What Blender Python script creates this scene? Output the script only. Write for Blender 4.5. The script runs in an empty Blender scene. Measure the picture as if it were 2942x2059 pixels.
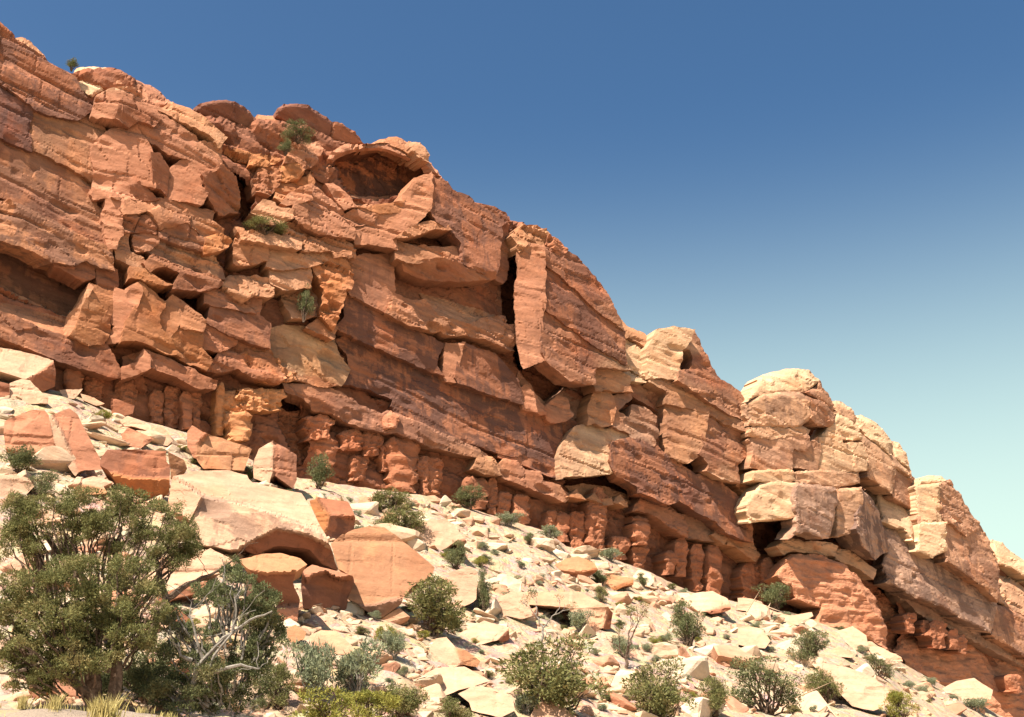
import bpy, math, random
import numpy as np
from mathutils import Vector
from mathutils.geometry import delaunay_2d_cdt

rnd = random.Random(7)
# ------------------------------------------------------------------ camera, sky, sun, exposure
SC = bpy.context.scene
COL = SC.collection
W_, H_, F_ = 2942.0, 2059.0, 3155.0           # photograph size and focal length in its pixels
PITCH = math.radians(20)
EYE = np.array([0.0, 0.0, 1.7])
cd = bpy.data.cameras.new('camera'); cam = bpy.data.objects.new('camera', cd); COL.objects.link(cam)
cam.location = EYE; cam.rotation_euler = (math.pi/2 + PITCH, 0, 0)
cd.sensor_width = 36; cd.lens = 36*F_/W_; cd.clip_start = 0.5; cd.clip_end = 9000
SC.camera = cam
SUN_AZ, SUN_EL = math.radians(-36), math.radians(55)   # azimuth: from straight behind the viewer towards the left
sd = Vector((math.sin(SUN_AZ)*math.cos(SUN_EL), -math.cos(SUN_AZ)*math.cos(SUN_EL), math.sin(SUN_EL)))
wd = bpy.data.worlds.new('World'); SC.world = wd; wd.use_nodes = True
wn = wd.node_tree.nodes; wl = wd.node_tree.links
sky = wn.new('ShaderNodeTexSky'); sky.sky_type = 'NISHITA'; sky.sun_disc = False
sky.sun_elevation = SUN_EL; sky.sun_rotation = math.atan2(sd.x, sd.y)
sky.air_density = 1.2; sky.dust_density = 2.5; sky.ozone_density = 1.0; sky.altitude = 300
hs = wn.new('ShaderNodeHueSaturation'); hs.inputs['Saturation'].default_value = 1.3
# the same sky all round, paling towards the horizon as desert air does
tcw = wn.new('ShaderNodeTexCoord'); sx = wn.new('ShaderNodeSeparateXYZ'); mr = wn.new('ShaderNodeMapRange'); mr.interpolation_type = 'SMOOTHERSTEP'
wl.new(tcw.outputs['Generated'], sx.inputs[0]); wl.new(sx.outputs[2], mr.inputs[0]); mr.inputs[1].default_value = .57; mr.inputs[2].default_value = .04; mr.inputs[3].default_value = 0; mr.inputs[4].default_value = .97
mxw = wn.new('ShaderNodeMix'); mxw.data_type = 'RGBA'; mxw.inputs[7].default_value = (6.6, 8.5, 7.3, 1)
wl.new(sky.outputs[0], hs.inputs['Color']); wl.new(hs.outputs[0], mxw.inputs[6]); wl.new(mr.outputs[0], mxw.inputs[0]); wl.new(mxw.outputs[2], wn['Background'].inputs[0])
wn['Background'].inputs[1].default_value = 0.055
sl = bpy.data.lights.new('sun', 'SUN'); sl.energy = 5.0; sl.angle = math.radians(0.53); sl.color = (1, .91, .77)
so = bpy.data.objects.new('sun', sl); COL.objects.link(so)
so.rotation_euler = sd.to_track_quat('Z', 'Y').to_euler(); so.location = (-60, -80, 120)
SC.view_settings.view_transform = 'Standard'; SC.view_settings.look = 'None'
SC.view_settings.exposure = 1.2; SC.view_settings.gamma = 1
SC.cycles.diffuse_bounces = 1; SC.cycles.max_bounces = 6

# ------------------------------------------------------------------ helpers
def tag(o, label=None, cat=None, group=None, kind=None):
    if label: o['label'] = label
    if cat: o['category'] = cat
    if group: o['group'] = group
    if kind: o['kind'] = kind
    return o
def empty(name, loc):
    o = bpy.data.objects.new(name, None); o.location = loc; o.empty_display_size = .3; COL.objects.link(o); return o

def _h(ix, iy, iz, seed):
    h = (ix.astype(np.int64)*374761393 + iy.astype(np.int64)*668265263 + iz.astype(np.int64)*2147483647 + seed*974634541) & 0xffffffff
    h = ((h ^ (h >> 13))*1274126177) & 0xffffffff
    h = ((h ^ (h >> 16))*2246822519) & 0xffffffff
    return ((h ^ (h >> 15)) & 0xffff)/65535.0
def vnoise(x, y, z=None, seed=0):
    x = np.asarray(x, float); y = np.asarray(y, float); z = np.zeros_like(x) if z is None else z
    ix, iy, iz = np.floor(x), np.floor(y), np.floor(z)
    fx, fy, fz = x-ix, y-iy, z-iz
    ux, uy, uz = [f*f*f*(f*(f*6-15)+10) for f in (fx, fy, fz)]
    r = 0
    for a in (0, 1):
        for b in (0, 1):
            for c in (0, 1):
                wgt = (ux if a else 1-ux)*(uy if b else 1-uy)*(uz if c else 1-uz)
                r = r + wgt*_h(ix+a, iy+b, iz+c, seed)
    return r*2-1
def fbm(x, y, z=None, seed=0, oct=4, gain=.5):
    r = 0; a = 1; f = 1
    for i in range(oct):
        r = r + a*vnoise(x*f+i*17.3, y*f-i*9.1, None if z is None else z*f, seed+i); a *= gain; f *= 2.03
    return r
def facets(u, v, seed):
    """flat chips: nearest jittered cell gives an offset and a tilt"""
    iu, iv = np.floor(u), np.floor(v); best = np.full(u.shape, 9e9); out = np.zeros(u.shape); zz = np.zeros_like(u)
    for a in (-1, 0, 1):
        for b in (-1, 0, 1):
            cu, cv = iu+a, iv+b
            du = u-(cu+.5+.8*(_h(cu, cv, zz, seed)-.5)); dv = v-(cv+.5+.8*(_h(cu, cv, zz, seed+1)-.5))
            d = du*du+dv*dv; m = d < best
            val = (_h(cu, cv, zz, seed+2)-.5)*1.2 + du*(_h(cu, cv, zz, seed+3)-.5)*1.6 + dv*(_h(cu, cv, zz, seed+4)-.5)*1.6
            best = np.where(m, d, best); out = np.where(m, val, out)
    return out

CP, SP = math.cos(PITCH), math.sin(PITCH)
def rays(p):
    p = np.asarray(p, float)
    xc = (p[:, 0]-W_/2)/F_; yc = -(p[:, 1]-H_/2)/F_
    return np.stack([xc, CP-yc*SP, SP+yc*CP], 1)

# the wall: a vertical plane running away to the right; s along it, n out of it, z up
PHI = math.radians(54); D = 95.0; DIP = 0.19
class Frame:
    def __init__(s, O, T, N): s.O, s.T, s.N = np.array(O, float), np.array(T, float), np.array(N, float)
    def sn(s, P): q = P-s.O; return q@s.T, q@s.N
WT = np.array([math.sin(PHI), math.cos(PHI), 0]); WN = np.array([math.cos(PHI), -math.sin(PHI), 0])
WALL = Frame(-D*WN, WT, WN)
WINS = {'R1': (0, 0), 'R2': (700, 200), 'R3': (0, 500), 'R4': (700, 700), 'R5': (1400, 600), 'R6': (1400, 1100), 'R7': (2142, 900),
        'R8': (2142, 1459), 'R9': (0, 1000), 'R10': (400, 1200), 'R11': (0, 1459), 'R12': (700, 1459), 'R13': (1400, 1459)}
def px(win, txt):
    a = np.array([[float(c) for c in q.split(',')] for q in txt.split()])
    if win == 'S': return a
    k = .37331 ; return a*k + np.array(WINS[win])
def hit(fr, p, n):
    d = rays(p); t = (n-(EYE-fr.O)@fr.N)/(d@fr.N); return EYE+d*t[:, None], t

def inside(p, poly):
    x, y = p[:, 0], p[:, 1]; c = np.zeros(len(p), bool); j = len(poly)-1
    for i in range(len(poly)):
        xi, yi = poly[i]; xj, yj = poly[j]
        m = ((yi > y) != (yj > y)) & (x < (xj-xi)*(y-yi)/(yj-yi+1e-12)+xi); c ^= m; j = i
    return c
def area2(p): x, y = p[:, 0], p[:, 1]; return np.sum(x*np.roll(y, -1)-np.roll(x, -1)*y)

def mudshape(s, w, z, seed):
    fl = 1-np.abs(fbm(s/.75, z/9, seed=seed, oct=2)); kn = np.abs(fbm(s/.8, z/.45, seed=seed+5, oct=3)); led = fbm(s/6, z/.45, seed=77, oct=2)
    tb = z/.7+.4*vnoise(z/1.5, s/30, seed=78); ib = np.floor(tb); zz = np.zeros_like(s); lay = _h(ib, np.floor(s/2.5+3*_h(ib, zz, zz, 79)), zz, 80)-.5
    return .34*fl - .42*kn + .14*led + .12*lay
def mudslope(s, w, z, seed):
    gl = 1-np.abs(fbm(s/4.2+.15*z, z/16, seed=seed, oct=3)); cv = np.clip(vnoise(s/2.1, z/1.1, seed=seed+8)-.45, 0, 1)
    return .9*gl + .22*fbm(s/6, z/.75, seed=seed+4, oct=3) + .16*fbm(s/1.2, z/.8, seed=seed+6, oct=3) - .9*cv
def rockshape(s, w, z, seed):
    wv = w+.5*fbm(s/9, w/9, seed=31, oct=2)
    t = wv/.85+.8*vnoise(wv/2.1, s/80, seed=33); i = np.floor(t); f = t-i; zz = np.zeros_like(t)
    r0, r1 = _h(i, zz, zz, 71), _h(i+1, zz, zz, 71); e = np.clip((f-.85)/.15, 0, 1); e = e*e*(3-2*e)
    lay = (r0*(1-e)+r1*e-.5)*np.clip(.5+1.3*vnoise(s/7, w/3, seed=37), 0, 1)
    bk = facets(s/3.1+.2*w, wv/1.9, 51); bk2 = facets(s/1.1+.3*w, wv/.7, 151)
    # jointed blocks: beds cut by upright cracks
    tb = wv/2.3+.7*vnoise(wv/5, s/60, seed=61); ib = np.floor(tb); fb = tb-ib
    sb = s/3.6+.9*vnoise(s/5, ib*3.3, seed=63)+7.7*_h(ib, zz, zz, 65); jb = np.floor(sb); fs = sb-jb
    msk = np.clip(.35+1.6*vnoise(s/11, w/6, seed=67), 0, 1)
    gr = np.maximum(np.clip(1-np.minimum(fs, 1-fs)*3.6/.16, 0, 1)*.7, np.clip(1-np.minimum(fb, 1-fb)*2.3/.16, 0, 1))
    blk = ((_h(ib, jb, zz, 69)-.5)+(fs-.5)*(_h(ib, jb, zz, 70)-.45)*1.3+(fb-.5)*(_h(ib, jb, zz, 72)-.6)*.8)*.42 - .22*gr
    pit = np.clip(fbm(s/2.4, w/1.3, seed=74, oct=2)-.55, 0, 1)*-.9
    tc = wv/2.7+.9*vnoise(wv/4, s/90, seed=81); fc_ = np.abs(tc-np.round(tc))*2.7; ck = np.clip(1.25-fc_/.26, 0, 1)*np.clip(-.1+2*vnoise(s/13, np.round(tc)*5.1, seed=83), 0, 1)
    return -.36*ck + .28*lay + .15*bk + .045*bk2 + msk*blk + pit + .16*fbm(s/4, w/3, seed=41, oct=2) + .05*fbm(s/.9, w/.55, seed=43, oct=3)

def build_patch(fr, pts, nl, nr, b=0., h=5.2, R=(.10, .06, .04), amp=.9, shape='rock', depth=2.5, seed=0, col=(.4, .2, .1, 0), shrink=.9, carve=None, jag=2.4, blend=None, grow=0., off=None):
    """A traced outline, unprojected on to its own plane in the frame, with a displaced, rounded front and solid sides."""
    pts = np.asarray(pts, float)
    if area2(pts) < 0: pts = pts[::-1]
    if grow:
        e_ = np.roll(pts, -1, 0)-pts; nn_ = np.stack([e_[:, 1], -e_[:, 0]], 1)/np.maximum(np.hypot(e_[:, 0], e_[:, 1]), 1e-6)[:, None]
        vn_ = nn_+np.roll(nn_, 1, 0); pts = pts+grow*vn_/np.maximum(np.hypot(vn_[:, 0], vn_[:, 1]), .7)[:, None]
    N0 = len(pts)
    d0 = rays(pts); P0, t0 = hit(fr, pts, (nl+nr)/2)
    s0, _ = fr.sn(P0); smin, smax = s0.min(), s0.max(); zmin = P0[:, 2].min()
    a = (nr-nl)/max(smax-smin, .1); a = max(-2.2, min(2.2, a))
    def solve(p):
        d = rays(p); A = d@fr.N-a*(d@fr.T)-b*d[:, 2]
        B = nl-a*smin-b*zmin - ((EYE-fr.O)@fr.N-a*((EYE-fr.O)@fr.T)-b*EYE[2])
        t = B/A; t = np.clip(t, t0.min()*.85, t0.max()*1.15); return EYE+d*t[:, None], t
    # densify and roughen the outline
    ring = []
    for i in range(N0):
        p, q = pts[i], pts[(i+1) % N0]; L = np.hypot(*(q-p)); m = max(1, int(L/h))
        for k in range(m): ring.append(p+(q-p)*k/m)
    ring = np.array(ring)
    jx = fbm(ring[:, 0]/14, ring[:, 1]/14, seed=seed+3, oct=3); jy = fbm(ring[:, 0]/14, ring[:, 1]/14, seed=seed+83, oct=3)
    ring = ring+jag*np.stack([jx, jy], 1)
    # interior points
    lo, hi = ring.min(0), ring.max(0)
    gx, gy = np.meshgrid(np.arange(lo[0], hi[0], h), np.arange(lo[1], hi[1], h*.87)); gx = gx+(np.arange(gx.shape[0])[:, None] % 2)*h*.5
    g = np.stack([gx.ravel(), gy.ravel()], 1)
    rs = np.random.RandomState(seed+1); g = g+rs.uniform(-.28, .28, g.shape)*h
    g = g[inside(g, ring)] if len(g) else g
    def edged(p):
        dd = np.full(len(p), 1e9); ne = np.zeros(len(p), int)
        for i in range(N0):
            A, B = pts[i], pts[(i+1) % N0]; v = B-A; tt = np.clip(((p-A)@v)/max(v@v, 1e-9), 0, 1)
            q = np.hypot(*(p-A-tt[:, None]*v).T); m = q < dd; dd = np.where(m, q, dd); ne = np.where(m, i, ne)
        return dd, ne
    if len(g):
        dd, _ = edged(g); g = g[dd > h*.55]
    allp = np.concatenate([ring, g]); nr_ = len(ring)
    edges = [(i, (i+1) % nr_) for i in range(nr_)]
    vo, _, fo, ov, _, _ = delaunay_2d_cdt([Vector(p) for p in allp], edges, [], 1, 1e-5)
    vo = np.array([[v.x, v.y] for v in vo]); oi = [x[0] if x else -1 for x in ov]
    tri = np.array([f for f in fo if len(f) == 3])
    if not len(tri): return None
    P, t = solve(vo); mpp = t/F_*1.05
    dd, ne = edged(vo); dm = dd*mpp
    ev = np.roll(pts, -1, 0)-pts; on = np.stack([ev[:, 1], -ev[:, 0]], 1)/np.maximum(np.hypot(ev[:, 0], ev[:, 1]), 1e-9)[:, None]   # outward, image y down
    up = -on[:, 1]; Re = np.where(up > .6, R[0], np.where(up < -.5, R[2], R[1]))[ne]
    q = np.clip(1-dm/np.maximum(Re, 1e-3), 0, 1); rec = Re*(1-np.sqrt(np.maximum(1-q*q, 0)))
    s, n = fr.sn(P); z = P[:, 2]; w = z+DIP*s
    off = (0 if fr is WALL else 13.7*seed) if off is None else off
    if shape == 'mud': km = max(1., t.mean()/112); dn = km**-1.2*mudshape((s+off)/km, w/km, z/km, seed)
    elif shape == 'mud2': dn = mudslope(s, w, z, seed)
    else: dn = rockshape(s+off, w+off*.3, z, seed)
    if carve is not None: rec = rec-carve(vo, s, z)
    dr = rays(vo); P = P+amp*dn[:, None]*fr.N - dr*(rec/np.minimum(dr@fr.N, -.3))[:, None]
    # sides
    key = {o: i for i, o in enumerate(oi) if o >= 0 and o < nr_}
    loop = [key[i] for i in range(nr_) if i in key]
    cen = P[loop].mean(0); back = cen+(P[loop]-cen)*shrink
    bn = (back-fr.O)@fr.N; back = back+((np.minimum(bn, np.median(bn))-depth)-bn)[:, None]*fr.N
    nb = len(P); L = len(loop)
    V = np.concatenate([P, back]); faces = []
    e1, e2 = vo[tri[0][1]]-vo[tri[0][0]], vo[tri[0][2]]-vo[tri[0][0]]
    flip = (e1[0]*e2[1]-e1[1]*e2[0]) > 0
    tri = tri[:, ::-1] if flip else tri
    faces = tri.tolist()
    for k in range(L): k2 = (k+1) % L; faces.append((loop[k], loop[k2], nb+k2, nb+k))
    faces.append([nb+k for k in range(L)][::-1])
    # check orientation of the side loop against the front
    C = np.tile(np.array(col, float), (len(V), 1))
    if blend is not None:
        q = np.concatenate([vo, vo[loop]]); C = blend(q, C)
    return V, faces, C, len(tri)

def build_boulder(fr, fl, h, depth, seed, off, amp):
    """facets traced on one rock, each on its own plane, welded along their shared edges"""
    planes = []
    for (col, nl, nr, b, pts) in fl:
        P0, t0 = hit(fr, pts, (nl+nr)/2); s0, _ = fr.sn(P0); smin, smax = s0.min(), s0.max(); zmin = P0[:, 2].min(); a = max(-2.2, min(2.2, (nr-nl)/max(smax-smin, .1)))
        planes.append((a, b, nl-a*smin-b*zmin-((EYE-fr.O)@fr.N-a*((EYE-fr.O)@fr.T)-b*EYE[2]), t0.mean()))
    def dist(p, poly):
        dd = np.full(len(p), 1e9)
        for i in range(len(poly)):
            A, B = poly[i], poly[(i+1) % len(poly)]; v = B-A; tt = np.clip(((p-A)@v)/max(v@v, 1e-9), 0, 1); dd = np.minimum(dd, np.hypot(*(p-A-tt[:, None]*v).T))
        return dd
    pl = []
    for f in fl:
        q = f[4]
        for i in range(len(q)):
            A, B = q[i], q[(i+1) % len(q)]; m = max(1, int(np.hypot(*(B-A))/h)); pl += [A+(B-A)*k/m for k in range(m)]
    allp = np.concatenate([f[4] for f in fl]); lo, hi = allp.min(0), allp.max(0)
    gx, gy = np.meshgrid(np.arange(lo[0], hi[0], h), np.arange(lo[1], hi[1], h*.87)); gx = gx+(np.arange(gx.shape[0])[:, None] % 2)*h*.5
    g = np.stack([gx.ravel(), gy.ravel()], 1)+np.random.RandomState(seed).uniform(-.25, .25, (gx.size, 2))*h
    keepg = np.zeros(len(g), bool)
    for f in fl: keepg |= inside(g, f[4]) & (dist(g, f[4]) > h*.5)
    kept = []
    for p in pl:
        if all((p[0]-q[0])**2+(p[1]-q[1])**2 > (h*.5)**2 for q in kept): kept.append(p)
    V2 = np.concatenate([np.array(kept), g[keepg]])
    jx = fbm(V2[:, 0]/16, V2[:, 1]/16, seed=seed+3, oct=3); jy = fbm(V2[:, 0]/16, V2[:, 1]/16, seed=seed+83, oct=3); V2 = V2+1.3*np.stack([jx, jy], 1)
    vo, _, fo, _, _, _ = delaunay_2d_cdt([Vector(p) for p in V2], [], [], 0, 1e-5)
    vo = np.array([[v.x, v.y] for v in vo]); tri = np.array([f for f in fo if len(f) == 3])
    cen = vo[tri].mean(1); ok = np.zeros(len(tri), bool)
    for f in fl: ok |= inside(cen, f[4]) | (dist(cen, f[4]) < h*.25)
    el = np.max([np.hypot(*(vo[tri[:, a_]]-vo[tri[:, (a_+1) % 3]]).T) for a_ in range(3)], 0); tri = tri[ok & (el < h*4)]
    W = np.zeros(len(vo)); T = np.zeros(len(vo)); C = np.zeros((len(vo), 4)); d = rays(vo)
    for f, (a, b, Bc, tm) in zip(fl, planes):
        t = np.clip(Bc/(d@fr.N-a*(d@fr.T)-b*d[:, 2]), tm*.85, tm*1.18); dd = np.where(inside(vo, f[4]), 0, dist(vo, f[4])); w = np.exp(-(dd/2.2)**2)+np.where(dist(vo, f[4]) < 4, .0, 0)+1e-9*np.exp(-dd/50)
        w = w+1e-12; W += w; T += w*t; C += w[:, None]*np.array(f[0])
    T /= W; C /= W[:, None]; P = EYE+d*T[:, None]; s, n = fr.sn(P); z = P[:, 2]
    P = P+amp*rockshape(s+off, z+off*.3, z, seed)[:, None]*fr.N
    e1, e2 = vo[tri[:, 1]]-vo[tri[:, 0]], vo[tri[:, 2]]-vo[tri[:, 0]]; cr = e1[:, 0]*e2[:, 1]-e1[:, 1]*e2[:, 0]; tri = np.where((cr > 0)[:, None], tri[:, ::-1], tri)
    cnt = {}
    for q in tri.tolist():
        for k in range(3): cnt[(q[k], q[(k+1) % 3])] = 1
    bd = [e for e in cnt if (e[1], e[0]) not in cnt]; bv = sorted({v for e in bd for v in e}); ix = {v: len(P)+i for i, v in enumerate(bv)}
    cc = P[bv].mean(0); back = cc+(P[bv]-cc)*.78-fr.N*depth
    faces = tri.tolist()+[(e[1], e[0], ix[e[0]], ix[e[1]]) for e in bd]
    return np.concatenate([P, back]), faces, np.concatenate([C, C[bv]]), len(tri)

def new_mesh(name, parts, mat, smooth_angle=38):
    V = []; Fc = []; C = []; o = 0
    for v, f, c, _ in parts:
        V.append(v); C.append(c); Fc += [[i+o for i in q] for q in f]; o += len(v)
    V = np.concatenate(V); C = np.concatenate(C)
    me = bpy.data.meshes.new(name); me.from_pydata(V.tolist(), [], Fc); 
    at = me.color_attributes.new('tint', 'FLOAT_COLOR', 'POINT'); at.data.foreach_set('color', C.astype(np.float32).ravel())
    me.materials.append(mat); return me
def quad_mesh(name, V, nper, mat):
    """many separate n-gons, quickly"""
    m = len(V)//nper; me = bpy.data.meshes.new(name); me.vertices.add(len(V)); me.vertices.foreach_set('co', np.asarray(V, np.float32).ravel())
    me.loops.add(len(V)); me.loops.foreach_set('vertex_index', np.arange(len(V), dtype=np.int32))
    me.polygons.add(m); me.polygons.foreach_set('loop_start', np.arange(0, len(V), nper, dtype=np.int32)); me.update(calc_edges=True); me.materials.append(mat); return me
def obj(name, me, parent=None):
    o = bpy.data.objects.new(name, me); COL.objects.link(o)
    if parent is not None: o.parent = parent
    return o

# ------------------------------------------------------------------ materials
def mat_new(n):
    m = bpy.data.materials.new(n); m.use_nodes = True; nt = m.node_tree; bs = nt.nodes['Principled BSDF']; bs.inputs['Specular IOR Level'].default_value = .15
    bs.inputs['Roughness'].default_value = .95; return m, nt, bs
class NB:
    def __init__(s, nt): s.nt = nt
    def n(s, t, **k):
        x = s.nt.nodes.new('ShaderNode'+t)
        for a, b in k.items(): setattr(x, a, b)
        return x
    def l(s, a, b): s.nt.links.new(a, b)
    def val(s, sock, v): sock.default_value = v
    def math(s, op, a, b=None, c=None, clamp=False):
        x = s.n('Math', operation=op, use_clamp=clamp)
        for i, v in enumerate((a, b, c)):
            if v is None: continue
            if isinstance(v, (int, float)): x.inputs[i].default_value = v
            else: s.l(v, x.inputs[i])
        return x.outputs[0]
    def mix(s, f, a, b, mode='MIX'):
        x = s.n('Mix', data_type='RGBA', blend_type=mode)
        for i, v in ((0, f), (6, a), (7, b)):
            if isinstance(v, (int, float)): x.inputs[i].default_value = v
            elif isinstance(v, tuple): x.inputs[i].default_value = v if len(v) == 4 else v+(1,)
            else: s.l(v, x.inputs[i])
        return x.outputs[2]
    def noise(s, vec, scale, detail=4, rough=.55, dist=0):
        x = s.n('TexNoise'); s.l(vec, x.inputs['Vector']); x.inputs['Scale'].default_value = scale; x.inputs['Detail'].default_value = detail
        x.inputs['Roughness'].default_value = rough; x.inputs['Distortion'].default_value = dist; return x.outputs[0]
    def ramp(s, f, lo, hi):
        x = s.n('MapRange'); x.interpolation_type = 'SMOOTHSTEP'; s.l(f, x.inputs[0]); x.inputs[1].default_value = lo; x.inputs[2].default_value = hi; return x.outputs[0]
    def dot(s, a, v):
        x = s.n('VectorMath', operation='DOT_PRODUCT'); s.l(a, x.inputs[0]); x.inputs[1].default_value = v; return x.outputs[1]
    def comb(s, a, b, c):
        x = s.n('CombineXYZ')
        for i, v in enumerate((a, b, c)):
            if isinstance(v, (int, float)): x.inputs[i].default_value = v
            else: s.l(v, x.inputs[i])
        return x.outputs[0]

def rock_material(name, local=False, strata=1.0, bump=.24, speck=.5):
    m, nt, bs = mat_new(name); B = NB(nt)
    if local: pos = B.n('TexCoord').outputs['Object']
    else: pos = B.n('NewGeometry').outputs['Position']
    s = B.dot(pos, tuple(WT)); n = B.dot(pos, tuple(WN)); w = B.dot(pos, (DIP*WT[0], DIP*WT[1], 1.0)); zz = B.dot(pos, (0, 0, 1))
    iso = B.comb(s, n, w)
    st = B.comb(B.math('MULTIPLY', s, .07), B.math('MULTIPLY', n, .12), w)
    st2 = B.comb(B.math('MULTIPLY', s, .3), B.math('MULTIPLY', n, .3), B.math('MULTIPLY', w, 1.6))
    vt = B.comb(s, n, B.math('MULTIPLY', zz, .07))
    at = B.n('Attribute', attribute_name='tint'); base = at.outputs['Color']; al = at.outputs['Alpha']
    big = B.noise(iso, .11, 5, .6, .6); band = B.noise(st, 1.1, 6, .65, .3); fine = B.noise(st2, 1.7, 8, .7, .2); sp = B.noise(iso, 2.6, 6, .75); vs = B.noise(vt, 1.1, 5, .65)
    v = B.math('MULTIPLY_ADD', band, 1.1*strata, 1-.55*strata)
    v = B.math('MULTIPLY', v, B.math('MULTIPLY_ADD', fine, .7, .65))
    v = B.math('MULTIPLY', v, B.math('MULTIPLY_ADD', sp, speck, 1-speck*.5))
    v = B.math('MULTIPLY', v, B.math('MULTIPLY_ADD', big, .6, .7))
    c = B.mix(1, base, B.comb(v, v, v), 'MULTIPLY')
    # paler, yellower beds and redder beds
    bed = B.ramp(B.noise(st, .55, 3, .5, .2), .5, .68)
    c = B.mix(B.math('MULTIPLY', bed, .3*strata), c, B.mix(1, c, (1.5, 1.62, 1.75), 'MULTIPLY'))
    rd = B.ramp(B.noise(iso, .19, 4, .6, .4), .5, .7); c = B.mix(B.math('MULTIPLY', rd, .55), c, B.mix(1, c, (1.08, .82, .66), 'MULTIPLY'))
    # desert varnish: patches cut by the beds, plus hanging streaks
    pt = B.ramp(B.math('ADD', B.math('MULTIPLY', B.noise(B.comb(B.math('MULTIPLY', s, .6), n, w), .33, 6, .68, .5), .75), B.math('MULTIPLY', vs, .25)), .46, .53)
    stk = B.ramp(vs, .52, .63)
    va = B.math('MULTIPLY', B.math('MAXIMUM', pt, B.math('MULTIPLY', stk, .95)), al, clamp=True)
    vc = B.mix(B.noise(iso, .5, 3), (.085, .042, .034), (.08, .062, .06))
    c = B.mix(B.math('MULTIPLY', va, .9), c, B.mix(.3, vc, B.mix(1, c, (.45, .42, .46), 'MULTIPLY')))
    pit = B.ramp(B.noise(iso, 1.7, 3, .6), .66, .74); c = B.mix(B.math('MULTIPLY', pit, .5), c, B.mix(1, c, (.45, .38, .35), 'MULTIPLY'))
    B.l(c, bs.inputs['Base Color'])
    hgt = B.math('ADD', B.math('MULTIPLY', fine, .55), B.math('ADD', B.math('MULTIPLY', sp, .45), B.math('MULTIPLY', B.noise(iso, .8, 8, .7), .35)))
    bp = B.n('Bump'); bp.inputs['Strength'].default_value = bump; bp.inputs['Distance'].default_value = .55; B.l(hgt, bp.inputs['Height']); B.l(bp.outputs[0], bs.inputs['Normal'])
    return m
M_ROCK = rock_material('cliff_sandstone')
M_MUD = rock_material('red_mudstone', strata=.9, bump=.45)
M_BLD = rock_material('boulder_sandstone', strata=.35, bump=.3, speck=.6)
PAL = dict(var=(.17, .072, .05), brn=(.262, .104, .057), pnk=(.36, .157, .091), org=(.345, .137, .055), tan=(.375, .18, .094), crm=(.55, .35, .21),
           red=(.36, .142, .075), gry=(.29, .155, .10), yel=(.62, .42, .23), drk=(.24, .10, .06))  # drk: rock colour with the shade of hollows and far sides in it
# ------------------------------------------------------------------ the cliff
SKYL = np.concatenate([
 px('S', '-1300,-640 -800,-330 -260,-60'), px('R1', '0,185 60,250 100,310 250,400 345,470 400,515 500,550 570,560 620,540 700,530 820,535 910,560 970,610 1150,665 1230,715 1310,790 1400,840 1470,870 1660,900 1900,960'),
 px('R2', '105,380 250,390 430,420 690,520 760,540 850,580 990,585 1180,540 1270,570 1360,590 1420,720 1500,810 1560,880 1600,950 1780,1050 1900,1080 2020,1140 2143,1190'),
 px('R5', '260,120 300,200 450,240 560,300 620,370 780,510 870,600 930,710 990,850 1080,930 1200,980 1280,1080 1340,1040 1590,1000 1690,1200 1860,1400 1960,1480 2000,1590 2143,1500'),
 px('R7', '200,520 490,500 600,680 700,740 800,780 900,860 1050,980 1180,1080 1240,1180 1270,1310 1290,1600'), px('R8', '1330,20 1500,0 1600,20 1720,90 1840,260 1900,290 2040,380 2143,440'), px('S', '3300,1840 3300,2400')])
BASE = px('S', '0,1090 187,1125 373,1196 534,1240 855,1370 1102,1407 1250,1425 1400,1475 1568,1524 1628,1568 1743,1598 1863,1640 1986,1700 2280,1760 2411,1797 2545,1864 2590,1902 2739,1984 2942,2096')
BP, _ = hit(WALL, BASE, np.linspace(1.5, 5., len(BASE)))
BS = WALL.sn(BP)[0]; BZ = BP[:, 2]
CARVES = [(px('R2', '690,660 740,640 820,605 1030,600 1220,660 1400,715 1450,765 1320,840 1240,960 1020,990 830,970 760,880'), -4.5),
          (px('R5', '150,140 190,220 240,330 245,470 225,600 230,1000 275,1225 240,1240 200,1000 90,800 90,500 130,250'), -5.),
          (px('R3', '-300,420 0,520 200,600 500,740 700,840 640,960 500,1100 300,1010 0,860 -300,740'), -5.),
          (px('R2', '1180,1300 1300,1240 1480,1200 1600,1240 1680,1370 1450,1370 1250,1340'), -1.2),
          (px('R8', '1010,620 1110,600 1190,940 1130,1080 1080,1070'), -3.2), (px('R8', '30,90 300,110 250,290 230,500 130,420 60,250'), -3.),
          (px('R9', '2120,320 2300,380 2360,650 2330,900 2250,830 2150,650'), -4.), (px('R1', '1700,1290 1790,1340 1900,1400 1960,1500 1900,1720 1830,1607'), -4.),
          (px('R3', '1040,810 1180,850 1350,880 1580,890 1600,1000 1620,1130 1560,1100 1400,980 1330,930 1270,980 1100,860'), -3.5), (px('R6', '590,730 780,710 980,700 1160,800 1160,860 1090,870 860,800 740,790 600,800'), -3.5),
          (px('R5', '280,1230 450,1170 640,1310 620,1360 560,1420 460,1500 380,1460 300,1330'), -2.5), (px('R1', '730,900 900,900 1000,960 830,1020'), -2.5), (px('R1', '1250,870 1400,930 1670,1070 1660,1105 1530,1080 1400,970'), -2.)]
def carve_fn(v, s, z):
    out = np.zeros(len(v))
    for poly, dn in CARVES:
        m = inside(v, poly); out = np.where(m, dn, out)
    return out
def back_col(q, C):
    C = C.copy(); m = inside(q, CARVES[0][0]); C[m] = (.40, .15, .075, 1.); m = inside(q, CARVES[2][0]); C[m] = (.50, .36, .27, .9); m = inside(q, CARVES[3][0]); C[m] = (.36, .15, .08, .6); return C  # recess tints: real streaks, with heavier varnish to deepen the shade inside
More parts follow.
